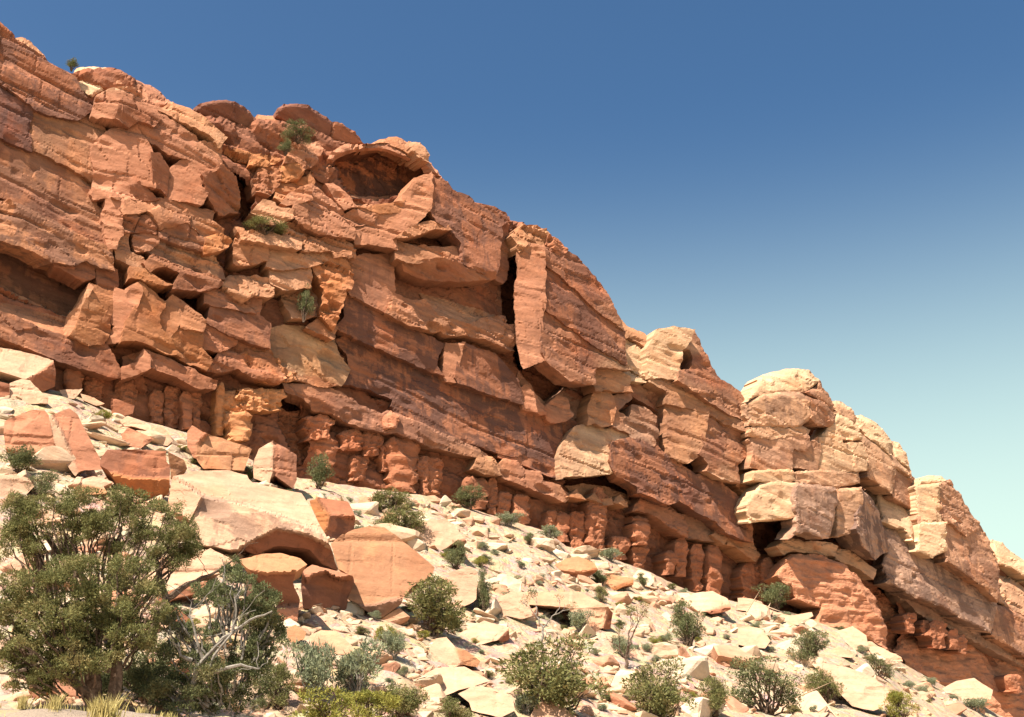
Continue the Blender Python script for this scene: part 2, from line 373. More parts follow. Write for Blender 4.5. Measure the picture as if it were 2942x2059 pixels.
poly = np.concatenate([SKYL, px('S', '2942,2200 2545,1960 1986,1800 1400,1560 855,1460 373,1300 0,1200 -260,1160 -1300,1000')])
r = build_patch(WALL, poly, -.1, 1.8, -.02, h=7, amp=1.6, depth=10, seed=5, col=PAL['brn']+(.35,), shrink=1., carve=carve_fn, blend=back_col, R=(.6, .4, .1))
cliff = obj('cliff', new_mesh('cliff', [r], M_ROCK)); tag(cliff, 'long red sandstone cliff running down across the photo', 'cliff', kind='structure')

# name | window | colour | varnish | n left, n right, tilt | options | outline (colour also carries shade: darker on undersides and turned-away faces)
CLIFF = '''
rock_face|R1|brn|.8|0,0,-.12||-200,-60 0,185 60,250 130,320 250,400 345,450 400,510 500,548 580,600 610,690 720,835 600,905 480,890 290,840 250,800 0,600
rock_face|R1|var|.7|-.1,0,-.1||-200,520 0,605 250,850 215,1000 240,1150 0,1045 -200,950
rock_face|R1|tan|.5|0,.2,-.12||255,865 290,848 400,900 520,908 700,850 810,1010 735,1090 740,1385 400,1200 285,1150 240,1140 218,1000
cap_rock|R1|tan|0|-1.5,-1.5,-.4|R3|95,290 180,288 250,320 310,380 345,455 270,420 150,340
cap_rock|R1|crm|.1|-.6,-.2,-.4|R2.5|570,545 620,520 700,510 820,518 910,545 970,595 870,605 850,650 740,720 715,750 620,680 575,640
cap_rock|R1|pnk|.1|0,0,-.4|R1.5|860,600 970,592 1050,615 1150,650 1230,700 1320,785 1230,835 1100,785 1070,695 1020,655 900,645
rock_block|R1|pnk|.1|.3,1.0,-.1||740,745 850,690 950,680 1080,700 1100,780 1240,830 1240,900 1150,860 920,760 740,805
rock_block|R1|pnk|0|.4,1.5,0||720,880 740,810 850,770 920,760 930,880 900,890 760,890
rock_block|R1|brn|.2|1.4,1.2,0||925,765 1000,790 1150,860 1240,910 1180,960 1060,920 1000,955 900,900
rock_ledge|R1|tan|.1|1.6,2.0,-.3||1240,840 1320,785 1470,850 1600,940 1745,1045 1690,1125 1660,1065 1580,1010 1400,920
rock_face|R1|pnk|.2|.7,1.5,0||1170,935 1250,885 1400,980 1530,1090 1700,1125 1700,1300 1600,1310 1480,1220 1300,1180 1130,1060 1030,970 1060,940
rock_face|R1|pnk|0|.2,1.9,-.05|amp.6|705,1140 760,1080 860,1000 1000,970 1040,960 1100,1060 1170,1170 1180,1280 1190,1430 1080,1400 1010,1420 1010,1480 1040,1530 860,1510 730,1525 705,1490 740,1390 735,1280
rock_face|R1|brn|.2|1.9,1.2,0|amp.6|1172,1172 1220,1180 1290,1300 1280,1500 1240,1440 1192,1430
rock_block|R1|brn|.2|1.3,1.2,.1||1012,1422 1080,1402 1220,1530 1040,1530
rock_face|R1|pnk|0|.9,2.0,-.05|amp.8|1292,1320 1380,1250 1480,1222 1600,1312 1680,1305 1560,1345 1540,1440 1600,1480 1560,1560 1270,1530
rock_face|R1|brn|.2|1.8,.6,0|amp1.6|1562,1345 1700,1290 1790,1340 1830,1500 1850,1620 1700,1640 1602,1480
rock_face|R3|tan|.6|.1,.2,-.1||-200,-380 0,-272 390,-112 720,60 712,100 738,240 800,300 808,498 600,390 300,168 0,18 -200,-70
rock_face|R3|brn|.6|.35,.4,-.1||-200,-60 0,28 300,178 600,398 815,508 832,572 740,530 480,388 200,238 0,165 -200,90
rock_slab|R3|tan|.75|1.2,1.3,-.12||-1400,-440 0,190 200,262 480,408 760,548 850,582 880,732 780,702 660,650 560,700 400,668 380,650 200,562 0,502 -200,440 -1400,-60
rock_block|R3|brn|.3|.8,.7,0||400,672 540,708 660,660 722,690 720,790 650,822 540,762 420,702
rock_block|R3|brn|.3|.6,.6,0||740,700 800,712 890,742 902,820 880,908 760,870 750,790
rock_face|R3|gry|.8|-3.2,-2.8,-.05||-200,520 0,600 300,730 550,830 690,850 640,950 520,1100 440,1090 300,1010 160,950 60,900 0,862 -200,780
rock_ledge|R3|tan|.1|.9,.9,-.7||-200,770 0,862 60,902 160,952 300,1032 430,1092 510,1112 500,1200 540,1258 300,1188 100,1088 0,1058 -200,960
rock_fin|R3|crm|0|.1,1.4,0|amp.5|690,850 702,870 660,960 640,1020 610,1150 560,1240 500,1250 500,1180 540,1080 600,1020 650,950
rock_fin|R3|org|.2|1.5,1.3,-.1|amp.6|702,852 760,880 880,917 870,1000 830,1130 850,1200 800,1290 700,1310 620,1290 552,1240 610,1150 640,1020 672,950
rock_fin|R3|pnk|0|.6,2.2,0|amp.5|890,880 960,900 1060,840 1088,880 1060,1000 1000,1080 960,1200 930,1290 830,1290 810,1270 900,1160 840,1130 820,1120 870,970
rock_fin|R3|org|.2|2.3,2.1,-.12|amp.6|1075,837 1120,870 1270,990 1230,1060 1210,1150 1230,1190 1300,1260 1390,1400 1300,1370 1100,1280 1000,1270 940,1280 970,1180 1010,1080 1070,990
rock_fin|R3|tan|0|1.5,2.2,-.1|amp.6|1270,992 1330,940 1400,990 1500,1070 1580,1130 1560,1200 1400,1180 1390,1150 1300,1250 1230,1190 1210,1140 1240,1050
rock_face|R3|org|.2|1.9,1.9,-.1||1302,1260 1400,1172 1560,1202 1540,1340 1630,1440 1590,1500 1400,1410
rock_slab|R3|brn|.6|1.4,1.5,-.15||-200,980 0,1062 100,1092 300,1192 540,1262 620,1292 830,1312 850,1370 940,1552 900,1560 640,1490 390,1400 180,1310 0,1240 -200,1160
rock_slab|R3|pnk|0|1.4,2.3,0|amp.5|945,1490 1050,1470 1090,1400 1110,1357 1140,1400 1145,1490 1100,1510 942,1568
rock_block|R3|brn|0|.4,.4,0||945,1475 960,1410 1080,1370 1060,1450 1000,1480
rock_slab|R3|brn|.4|2.2,2.1,-.2||1112,1357 1280,1420 1450,1490 1580,1570 1665,1592 1650,1640 1540,1640 1400,1560 1146,1482
rock_face|R3|pnk|0|.6,1.6,0|amp.6|832,187 860,175 950,200 950,240 930,280 940,460 912,480 890,570 830,570 820,470 802,290
rock_slab|R3|tan|.3|1.6,1.6,-.2||862,172 1050,190 1200,190 1250,210 1650,290 1630,350 1400,330 1130,270 1060,300 952,300 942,260 960,200
rock_slab|R3|tan|.4|1.7,1.7,-.15||1132,272 1400,332 1600,352 1720,420 1720,450 1600,478 1420,368 1330,400 1240,410 1220,380 1180,310
rock_block|R3|brn|.2|1.4,1.6,-.2|R.6|1050,332 1100,302 1160,322 1220,390 1220,448 1030,440 1060,380
rock_block|R3|brn|.3|1.2,1.4,0||950,312 1040,312 1050,340 1030,430 950,442
rock_slab|R3|gry|.4|1.7,1.7,-.15||1232,452 1330,402 1420,372 1588,472 1588,590 1400,530 1240,482
rock_block|R3|org|0|1.9,2.4,-.1||1592,482 1722,452 1790,500 1760,550 1650,590 1580,600
rock_block|R3|crm|.1|.9,1.4,0||915,450 985,455 980,540 1000,600 1090,650 1130,740 1060,720 900,640 890,580
rock_block|R3|pnk|.1|1.2,1.5,-.1||1032,442 1215,452 1210,530 1150,570 1050,590 1040,530
rock_face|R3|crm|.7|1.4,1.4,-.15|amp1.4|1232,500 1390,540 1560,612 1620,612 1700,702 1730,800 1640,790 1400,700 1200,620 1150,590 1212,532
rock_ledge|R3|org|.1|1.7,1.9,-.1||1002,720 1060,725 1140,750 1200,810 1340,860 1180,842 1060,792 1000,790
rock_ledge|R3|brn|.3|1.9,1.8,-.1||1392,755 1570,802 1720,832 1690,860 1580,880 1500,880 1340,875 1370,810
rock_ledge|R3|brn|.3|1.8,1.8,-.2||1110,682 1180,622 1250,652 1400,712 1640,792 1720,828 1560,798 1390,753 1290,703 1200,708 1150,740
rock_block|R3|crm|0|1.8,2.3,-.4|R.5|1710,830 1790,780 1880,800 2000,900 1890,960 1760,890
rock_block|R3|pnk|.2|1.4,1.8,-.2||1582,882 1720,892 1800,930 1900,1000 1980,1060 1640,1000 1590,980
rock_face|R3|brn|.6|1.5,1.6,-.1||1642,992 1760,982 1960,1072 2080,1150 2070,1330 1830,1250 1592,1140
rock_face|R3|red|.3|1.4,1.5,-.1||1592,1142 1700,1132 1830,1192 1825,1255 1820,1300 1700,1360 1560,1340 1540,1320
rock_ledge|R3|brn|.3|1.6,1.8,-.2|amp1.4|1590,1500 1680,1400 1800,1310 1960,1370 2080,1400 2143,1480 2200,1560 2143,1600 1960,1550 1830,1480 1680,1510
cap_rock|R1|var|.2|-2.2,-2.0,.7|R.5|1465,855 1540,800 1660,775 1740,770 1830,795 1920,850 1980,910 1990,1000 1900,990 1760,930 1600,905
rock_block|R1|crm|0|-1.6,-1.6,-.3||1600,912 1730,920 1800,965 1900,995 1990,1005 1940,1030 1800,1000 1680,990
rock_face|R1|org|0|-.6,-.2,-.4|amp1.6|1690,1000 1800,1005 1950,1035 2080,1040 2143,1080 2143,1200 1950,1230 1830,1200 1760,1150
cap_rock|R2|tan|0|-1.6,-1.5,-.4|R1|105,345 250,350 300,410 300,440 180,400 150,430 110,420
cap_rock|R2|brn|.1|-1.5,-1.6,.1||150,430 190,397 300,440 280,510 200,480
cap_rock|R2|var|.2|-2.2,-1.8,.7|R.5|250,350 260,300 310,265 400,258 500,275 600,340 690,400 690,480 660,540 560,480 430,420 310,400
cap_rock|R2|brn|.2|-1.6,-1.8,.5|R.4|692,402 760,410 850,480 925,570 830,580 700,560 670,522
rock_block|R2|crm|0|-1.4,-1.4,-.3||310,408 400,422 540,488 690,562 620,565 500,500 400,490 300,525 285,450
rock_face|R2|org|0|-.8,-.4,-.5|amp1.5|0,470 150,482 290,522 300,560 260,640 120,640 -20,640
rock_ledge|R2|org|0|0,.2,-.5||60,680 160,630 300,650 320,680 180,730 60,720
rock_block|R2|brn|.1|0,.4,-.2|mud|120,760 280,740 280,860 200,960 110,930 80,850
rock_block|R2|org|0|.2,.8,-.2|R.6|280,770 360,690 430,720 460,780 420,840 280,850
rock_block|R2|pnk|.1|.2,.4,-.3|amp1.6|380,570 560,550 610,600 540,720 460,760 420,700 330,700
rock_block|R2|org|0|.4,.9,-.2||250,980 280,880 360,830 430,870 520,790 540,860 530,890 420,915 350,990 300,1020
rock_face|R2|pnk|0|.7,1.6,0|amp.5|300,1030 360,960 440,910 525,882 520,990 380,1030
rock_face|R2|pnk|.2|1.5,1.7,-.2||528,882 600,930 720,1050 780,1110 850,1240 850,1290 600,1240 430,1170 380,1110 380,1032 512,1005
rock_block|R2|crm|0|1.4,1.9,-.3||80,1090 130,1040 150,1010 230,1030 240,1060 370,1090 370,1140 240,1180 160,1160 150,1120
rock_slab|R2|crm|0|2.0,2.2,-.5||-60,1215 180,1260 300,1290 440,1330 430,1372 250,1340 0,1290
rock_block|R2|tan|0|1.3,1.5,-.1||-60,1300 180,1358 182,1460 0,1500 -60,1470
rock_block|R2|crm|0|1.5,1.9,-.3||190,1390 300,1380 430,1440 440,1400 690,1390 690,1450 520,1500 280,1530 180,1510
rock_block|R2|tan|0|1.2,1.5,-.4|amp1.8|300,1200 580,1190 590,1260 430,1310 310,1280
rock_block|R2|tan|.1|1.4,1.7,-.2|amp1.3|430,1312 540,1282 720,1292 860,1370 870,1430 700,1440 690,1390 450,1390
rock_block|R4|crm|0|1.6,2.0,-.3||195,195 500,140 520,280 500,330 300,348 220,300
rock_block|R4|crm|0|1.6,1.9,-.4|amp1.4|-20,260 100,252 210,302 220,400 100,380 -20,340
rock_face|R4|crm|0|1.2,1.4,-.5||310,352 600,342 640,380 600,540 480,562 380,560 300,420
rock_block|R4|org|0|1.3,2.0,-.1|amp1.7|502,132 600,112 700,62 830,200 830,330 780,362 700,640 600,560 640,380 590,280
rock_block|R4|brn|.1|1.2,1.5,-.1|amp1.3|-20,342 100,392 150,402 120,560 -20,490
rock_arch|R2|pnk|0|.8,1.3,-.4|R.3 D.5|640,680 700,620 760,575 860,575 990,570 1100,570 1220,620 1370,680 1440,720 1480,770 1530,830 1440,762 1380,712 1220,657 1030,602 930,597 820,612 740,640 700,680
cap_rock|R2|tan|0|.2,.4,-.6|R.6|920,565 990,565 1100,520 1180,512 1270,550 1290,600 1370,685 1220,618 1100,568
cap_rock|R2|crm|0|.4,.9,-.1|R.8|1272,550 1360,558 1410,600 1432,640 1425,712 1372,690 1290,620
rock_ledge|R2|tan|0|.8,1.6,-1.||800,982 830,977 1020,997 1240,962 1250,990 1000,1050 880,1050
rock_block|R2|org|.1|1.4,1.8,0||882,1052 1000,1060 1240,1002 1200,1090 1050,1090
rock_block|R2|pnk|.1|1.3,1.7,-.1||780,1130 830,1080 960,1062 1040,1092 1000,1170 850,1180
rock_fin|R2|pnk|0|.8,1.6,-.1||640,880 700,870 780,940 870,1050 780,1060 720,970
rock_block|R2|brn|0|-.6,-.4,0|amp1.8|560,620 650,680 700,760 640,860 540,800 540,720
rock_face|R2|pnk|0|1.2,3.0,-.12|amp.6|1240,962 1320,852 1450,790 1442,900 1440,1060 1300,1200 1160,1300 1180,1380 1000,1330 870,1330 850,1190 1000,1180 1050,1100 1200,1100
rock_face|R2|brn|.7|3.0,2.5,-.15||1450,790 1480,850 1560,870 1600,935 1700,970 1780,1030 1900,1060 2010,1110 2030,1140 1980,1200 1960,1500 1930,1560 1860,1560 1690,1480 1700,1400 1680,1330 1600,1230 1500,1160 1442,1060
rock_ledge|R2|tan|0|2.4,2.9,-.2||1300,1210 1420,1170 1530,1170 1590,1230 1480,1210 1300,1270 1170,1300
rock_ledge|R2|tan|.1|2.3,2.9,-.35||1160,1310 1250,1350 1450,1375 1680,1375 1700,1400 1640,1450 1450,1470 1250,1480 1180,1440
rock_overhang|R2|brn|.1|1.4,1.8,.5|amp1.4|1180,1442 1300,1482 1640,1462 1860,1560 1930,1560 1945,1600 1700,1625 1400,1600 1250,1540
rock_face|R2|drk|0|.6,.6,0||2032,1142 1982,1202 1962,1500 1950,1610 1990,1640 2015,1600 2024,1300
rock_face|R4|pnk|.4|1.0,1.1,-.1||820,130 900,90 1140,90 1150,260 1160,380 1250,430 1100,518 950,450 800,368 840,280
rock_face|R4|gry|.2|-.9,-.8,-.05||1150,60 1260,160 1340,240 1960,250 1990,540 1900,530 1700,460 1400,430 1350,350 1220,290 1150,250
rock_ledge|R4|crm|0|1.3,1.3,-.6|amp1.2|1340,340 1480,382 1760,472 1920,552 1940,532 1930,600 1720,622 1500,562 1400,440
rock_ledge|R4|tan|.3|1.5,1.6,-.15|amp1.7|1160,390 1250,432 1400,442 1500,562 1720,627 1900,562 2010,560 2000,620 2080,640 2090,812 1960,770 1760,700 1680,690 1600,690 1540,650 1400,640 1290,620 1110,520
rock_face|R4|brn|.8|1.1,1.0,-.12||775,378 950,458 1110,538 1290,652 1430,722 1540,777 1490,850 1480,940 1545,1020 1440,965 1090,815 810,685 720,640 780,560
rock_face|R4|pnk|0|.6,1.5,0|amp.5|1560,772 1690,767 1652,900 1642,1020 1660,1060 1570,1045 1540,1000
rock_face|R4|brn|.8|1.5,1.1,-.1||1692,767 1780,820 1920,850 2100,1040 2130,1130 2143,1232 2000,1180 1662,1060 1646,1020 1655,900
rock_face|R4|brn|.95|.9,1.0,-.12||810,702 1090,832 1440,982 1560,1052 1680,1072 2000,1192 2160,1262 2160,1607 2100,1630 1980,1600 1560,1470 1200,1310 1140,1250 1160,1190 980,1110 770,1070 830,960 800,830 720,740 790,710
rock_face|R6|brn|.95|1.0,1.1,-.12||-10,87 130,142 260,197 430,237 560,302 570,560 575,740 400,680 380,660 150,570 100,560 120,400 60,410 -10,470
rock_face|R4|yel|.35|.8,.9,-.15||210,650 300,640 470,650 700,740 720,830 820,960 760,1060 740,1080 560,1010 410,1000 230,900 190,780
rock_face|R4|pnk|.5|.8,.9,-.12||-40,560 110,582 200,652 190,790 120,850 -40,800
rock_ledge|R4|tan|.2|.9,1.0,-.2||200,802 400,932 580,1032 720,1092 620,1092 400,1032 230,932
rock_ledge|R4|tan|0|1.2,1.4,-.3||480,642 600,562 690,602 720,642 700,722 560,672
rock_slab|R4|gry|.5|1.3,1.3,-.12||620,1112 700,1132 760,1162 900,1252 1080,1322 1110,1292 1200,1322 1560,1482 1850,1602 1900,1640 1800,1640 1500,1560 1200,1460 900,1400 700,1290 560,1260 480,1180 330,1130 300,1080 500,1090
rock_block|R4|pnk|0|1.5,1.9,-.2|R.5|1080,1360 1130,1300 1190,1330 1160,1410 1100,1420
rock_block|R4|org|0|1.0,1.3,-.1|mud|-30,860 100,800 210,830 300,960 400,1010 400,1040 230,1060 180,1070 90,1040 60,990 -30,960
rock_buttress|R5|pnk|.2|1.6,3.7,0|amp.5 D.4|240,340 300,270 430,282 440,450 430,600 440,720 415,850 420,1040 450,1150 280,1225 235,1000 230,800 225,600 250,470
rock_buttress|R5|brn|.6|3.7,3.2,-.12||442,290 620,342 700,392 780,482 870,572 930,682 990,817 1060,930 850,770 600,520 442,400
rock_buttress|R5|brn|.7|3.7,3.3,-.1||440,410 600,530 850,785 1060,945 1050,1060 1075,1190 850,1055 640,890 440,750 432,600
rock_buttress|R5|brn|.6|3.7,3.4,-.1||425,770 640,905 850,1070 1080,1210 1100,1240 830,1200 820,1345 640,1310 460,1160 425,1040
cap_rock|R5|tan|.1|1.8,3.2,-.1|amp1.6|160,215 240,150 280,105 350,105 450,150 480,190 470,260 430,280 300,270 240,340 225,310
cap_rock|R5|red|.2|3.0,2.6,0|amp1.4|482,190 560,220 620,320 600,345 520,305 470,262
rock_face|R5|gry|.4|.2,.2,-.1||240,1260 300,1330 400,1470 460,1510 560,1430 640,1360 820,1350 830,1420 780,1520 620,1640 260,1640 250,1400
rock_block|R6|pnk|0|.9,1.5,-.1||450,200 540,110 580,80 610,180 640,250 600,280 490,300 440,230
rock_block|R6|pnk|0|.8,1.2,-.1||250,40 320,20 350,80 440,190 440,240 280,190
rock_ledge|R5|tan|.1|2.4,3.0,-.1||810,1222 870,1197 1000,1242 1090,1302 1110,1400 1020,1390 900,1380 830,1390
rock_ledge|R5|crm|0|2.6,2.8,-.7||870,1195 1060,1192 1200,1290 1240,1330 1100,1310 1000,1240
rock_block|R6|tan|.1|1.8,2.8,-.1||780,180 830,80 860,50 930,60 970,130 980,200 950,310 880,330 820,300 770,320
rock_block|R6|gry|.4|2.4,2.6,-.1||972,100 1090,90 1100,112 1000,220 1100,290 1100,380 970,330 985,190
rock_block|R6|gry|.4|2.6,2.9,-.1||1120,182 1210,192 1290,262 1310,420 1270,480 1110,410 1102,290
rock_face|R6|brn|.3|1.9,1.9,-.1||1100,-20 1220,-10 1380,100 1388,250 1250,160 1110,88
rock_face|R6|brn|.3|1.8,1.8,-.1||1222,152 1388,282 1408,550 1310,460 1292,262
cap_rock|R5|tan|.1|1.6,2.2,-.3||992,822 1080,900 1200,950 1280,1000 1250,1080 1100,980 1050,1000 1050,920
rock_block|R5|crm|0|1.9,2.4,-.2||1052,1002 1100,1012 1250,1082 1240,1200 1250,1310 1180,1280 1060,1180
rock_tower|R5|crm|.1|2.6,4.6,0|amp.6|1290,1000 1300,940 1440,915 1590,935 1560,1000 1500,1070 1490,1200 1480,1300 1340,1290 1250,1300 1240,1080
rock_tower|R5|brn|.5|4.6,4.2,-.15||1592,937 1620,1000 1690,1150 1760,1290 1860,1360 1940,1420 1985,1500 2000,1560 1980,1607 1870,1570 1640,1420 1480,1312 1482,1250 1580,1240 1600,1130 1560,1070 1505,1072
rock_tower|R5|tan|.3|3.6,4.4,-.2||1250,1322 1340,1302 1480,1332 1640,1440 1880,1590 1985,1640 1985,1710 1700,1560 1400,1480 1390,1400
rock_tower|R6|tan|.3|3.0,4.4,-.05||1387,140 1560,180 1700,202 1680,300 1660,400 1680,500 1620,560 1540,610 1420,570 1402,400 1392,250
rock_tower|R6|brn|.5|4.4,4.2,-.1||1702,202 1830,210 1980,312 2000,420 1990,560 1920,620 1930,760 1800,720 1700,670 1720,620 1640,540 1682,480 1662,400
rock_block|R6|crm|.4|2.3,3.7,-.25||580,480 680,340 800,340 980,370 1110,420 1100,448 970,440 960,500 940,600 980,688 780,700 580,720 570,600
rock_face|R6|brn|.85|3.7,3.6,-.1||972,452 1110,432 1290,482 1400,592 1600,702 1760,752 1900,862 2000,962 2040,1150 2040,1220 1850,1140 1760,1050 1590,970 1480,890 1400,930 1170,830 1165,790 982,682 952,600
rock_ledge|R6|crm|0|3.6,3.6,-.9||1290,478 1410,548 1600,638 1740,718 1900,788 1990,878 2000,952 1900,858 1760,750 1600,700 1400,590
rock_block|R6|org|0|3.2,3.4,-.3|mud|1992,560 2060,620 2040,700 2060,820 2010,870 1920,770 1940,630
rock_face|R6|gry|0|.2,.2,0||600,800 740,790 860,800 1090,870 1110,1000 1080,980 990,920 870,890 760,880
rock_block|R6|tan|0|2.1,2.4,-.2||630,870 690,830 760,890 700,872
rock_block|R6|tan|0|2.1,2.4,-.2||790,880 830,850 880,910
rock_block|R6|tan|0|2.1,2.4,-.2||980,910 1030,870 1080,950
rock_block|R6|tan|0|2.1,2.4,-.2||890,902 960,892 972,922 910,930
rock_slab|R6|pnk|.2|2.4,2.7,-.2|R.4|1130,980 1180,870 1250,880 1380,950 1480,1010 1540,1100 1550,1180 1400,1090 1260,980
rock_slab|R6|gry|.2|2.0,2.0,-.1||1482,1012 1560,1032 1700,1112 1850,1182 1840,1240 1700,1200 1560,1180
rock_slab|R6|tan|.1|2.8,2.9,-.2|R.6|1840,1182 1920,1170 2010,1210 2090,1320 2070,1360 1920,1250 1840,1240
rock_block|R6|tan|0|2.5,2.8,-.2||1730,1170 1770,1120 1830,1200 1820,1230
rock_slab|R6|pnk|.3|1.7,1.9,-.15||90,640 130,590 230,610 290,680 400,690 420,760 560,800 640,880 600,900 430,830 250,760 120,720
rock_slab|R6|tan|.3|1.6,1.7,-.2||-60,540 0,560 60,600 90,660 110,710 -20,690 -100,650
cap_rock|R7|crm|.1|5.2,6.0,-.2|R1.5|20,610 110,480 200,450 330,425 400,420 490,440 560,510 540,560 430,600 250,610 120,620 10,680
cap_rock|R7|brn|.3|5.9,5.0,-.1|R.8|562,512 620,600 660,680 680,790 600,690 480,622 440,604 545,562
rock_tower|R7|tan|.6|5.0,6.0,0|R.8|10,690 120,630 250,620 420,620 500,670 510,780 420,860 200,860 30,850 20,760
rock_tower|R7|brn|.3|6.0,5.2,0|R.8|502,662 600,700 690,800 650,860 560,850 512,790
rock_tower|R7|tan|.1|5.1,5.9,-.1|R.4|30,880 180,870 300,890 420,872 500,890 480,922 200,952 40,930
rock_tower|R7|pnk|.4|4.9,5.7,0||50,962 200,962 480,932 490,1000 460,1050 360,1030 350,1190 200,1200 50,1180 70,1050
rock_tower|R7|brn|.4|5.2,5.5,0||362,1070 440,1060 470,1002 560,960 570,1050 540,1200 362,1180
rock_tower|R7|crm|.2|5.2,6.0,0||580,960 720,970 740,1010 880,1002 920,1100 920,1200 640,1220 552,1190 572,1060
rock_tower|R7|crm|0|5.2,5.8,-.2|R.6|660,830 720,790 840,862 890,960 720,960 600,940
cap_rock|R7|tan|.1|4.6,4.6,-.2|R1|660,670 740,680 800,720 850,790 855,868 720,788 690,780
rock_tower|R7|crm|.1|5.2,5.9,0|R.4|60,1220 180,1212 360,1212 370,1280 200,1298 60,1270
rock_tower|R7|tan|.3|5.4,5.8,0|R.4|380,1230 550,1212 860,1232 870,1300 700,1330 580,1310 400,1290
rock_tower|R7|crm|.2|5.2,7.0,-.1|R.6|20,1440 110,1330 200,1297 400,1312 380,1400 400,1560 350,1570 200,1580 40,1600 15,1520
rock_tower|R7|gry|.5|7.0,6.8,0|R.5|402,1312 690,1352 700,1440 660,1600 640,1720 600,1720 450,1660 340,1730 402,1640 404,1560 384,1400
rock_tower|R7|tan|.4|5.9,6.9,0|R.5|720,1360 890,1342 880,1500 870,1660 790,1680 700,1720 710,1600 717,1440
rock_tower|R7|gry|.9|6.6,4.6,0|R.6|892,1352 960,1430 1000,1500 1030,1607 1090,1770 1080,1830 1000,1880 910,1780 872,1660
cap_rock|R7|crm|.1|4.0,4.2,-.2|R1.5|840,780 900,780 970,810 1050,890 1120,980 1130,1090 1040,1030 930,940 870,880
cap_rock|R7|crm|.1|4.0,4.2,-.2|R1.2|1122,980 1180,1000 1240,1080 1262,1200 1132,1100
rock_tower|R7|tan|.4|4.6,4.4,-.1|R.8|880,930 1000,1012 1130,1102 1260,1222 1280,1260 1150,1180 1130,1380 960,1250 930,1080
rock_tower|R7|brn|.4|4.2,3.6,-.05|R.6|1152,1192 1280,1272 1285,1330 1280,1500 1150,1420 1142,1300
rock_tower|R7|crm|.1|3.8,4.8,-.3|R1.6|990,1292 1120,1402 1280,1542 1300,1607 1290,1760 1220,1650 1050,1580 1010,1450
cap_rock|R7|crm|0|4.6,5.4,-.2|R1|1310,1330 1330,1270 1420,1245 1510,1255 1570,1290 1500,1310 1330,1322
rock_tower|R7|crm|.1|4.4,6.2,0|R.6|1310,1332 1490,1312 1480,1400 1500,1540 1510,1600 1330,1590 1320,1450
rock_tower|R7|brn|.5|6.0,5.2,-.1|R.6|1502,1312 1570,1292 1640,1400 1720,1540 1780,1607 1780,1660 1700,1700 1520,1560 1492,1400
rock_tower|R8|pnk|.1|4.6,6.0,0|R.4|1320,60 1500,35 1625,92 1530,112 1330,122
rock_tower|R8|crm|0|4.4,6.2,0|R.4|1330,124 1530,114 1540,320 1440,370 1330,330
rock_tower|R8|brn|.6|6.2,5.6,-.1|R.5|1532,114 1625,94 1720,45 1840,212 1900,372 1920,422 1950,640 1950,720 1880,620 1640,460 1560,400 1542,320
rock_face|R8|gry|.7|4.6,5.0,-.15|R1.2|1060,130 1150,160 1260,270 1330,340 1400,380 1480,400 1590,412 1640,470 1800,570 1900,682 1920,760 1890,950 1700,850 1500,740 1320,680 1200,610 1100,560 1060,430 1090,330
cap_rock|R8|crm|0|3.0,3.4,-.3|R1.5|1900,240 1970,265 2040,340 2143,400 2300,460 2300,600 2143,530 2050,470 1930,420 1890,330
rock_block|R8|tan|.2|3.4,3.8,-.3|R1.2|1940,510 2060,560 2143,640 2300,720 2300,900 2143,820 2000,750 1950,700
rock_face|R8|brn|.6|4.6,4.4,-.1|R.8|1910,742 2000,772 2143,852 2300,930 2300,1220 2143,1130 2100,1100 1900,970
rock_ledge|R8|tan|0|4.2,5.0,-.1|R.3|250,290 310,240 420,260 640,280 700,310 690,360 500,330 340,322 300,350
rock_ledge|R8|tan|.1|4.6,4.4,-.1|R.3|700,320 800,340 900,420 1000,480 980,540 850,440 700,390
rock_ledge|R8|gry|.3|2.8,3.0,-.1|R.3|1110,560 1150,572 1300,682 1500,792 1700,892 1860,962 2143,1102 2300,1180 2300,1290 2143,1210 1900,1080 1600,930 1400,840 1200,680
'''
def parse_opts(t):
    o = {}
    for q in t.split():
        if q.startswith('R'): v = float(q[1:]); o['R'] = (v, v*.7, min(v*.5, .35))
        elif q.startswith('amp'): o['amp'] = float(q[3:])
        elif q.startswith('D'): o['depth'] = float(q[1:])
        elif q == 'mud': o['shape'] = 'mud'
    return o
ROWS = [l.split('|') for l in CLIFF.strip().splitlines() if l.strip()]
CEN = np.array([px(r_[1], r_[6]).mean(0) for r_ in ROWS]); LEFT = {'crm': (.41, .21, .12), 'yel': (.44, .26, .14), 'gry': (.25, .115, .072), 'tan': (.355, .16, .084)}
RIGHT = {'brn': (.37, .185, .108), 'tan': (.47, .262, .155), 'gry': (.36, .215, .15), 'pnk': (.44, .225, .138)}
def colour(win, c, pts):
    if win in ('R7', 'R8') and c in RIGHT: return RIGHT[c]
    return LEFT[c] if win in ('R2', 'R3', 'R4') and c in LEFT else PAL[c]
CCO = np.array([colour(r_[1], r_[2], 0)+(float(r_[3]),) for r_ in ROWS])
def blend(q, C, k=.5):
    qq = q+np.stack([fbm(q[:, 0]/60, q[:, 1]/40, seed=91, oct=3), fbm(q[:, 0]/60, q[:, 1]/40, seed=95, oct=3)], 1)*45
    d2 = ((qq[:, None]-CEN[None])**2).sum(2)+600; wt = 1/d2**1.5; return C*(1-k)+k*(wt@CCO)/wt.sum(1)[:, None]
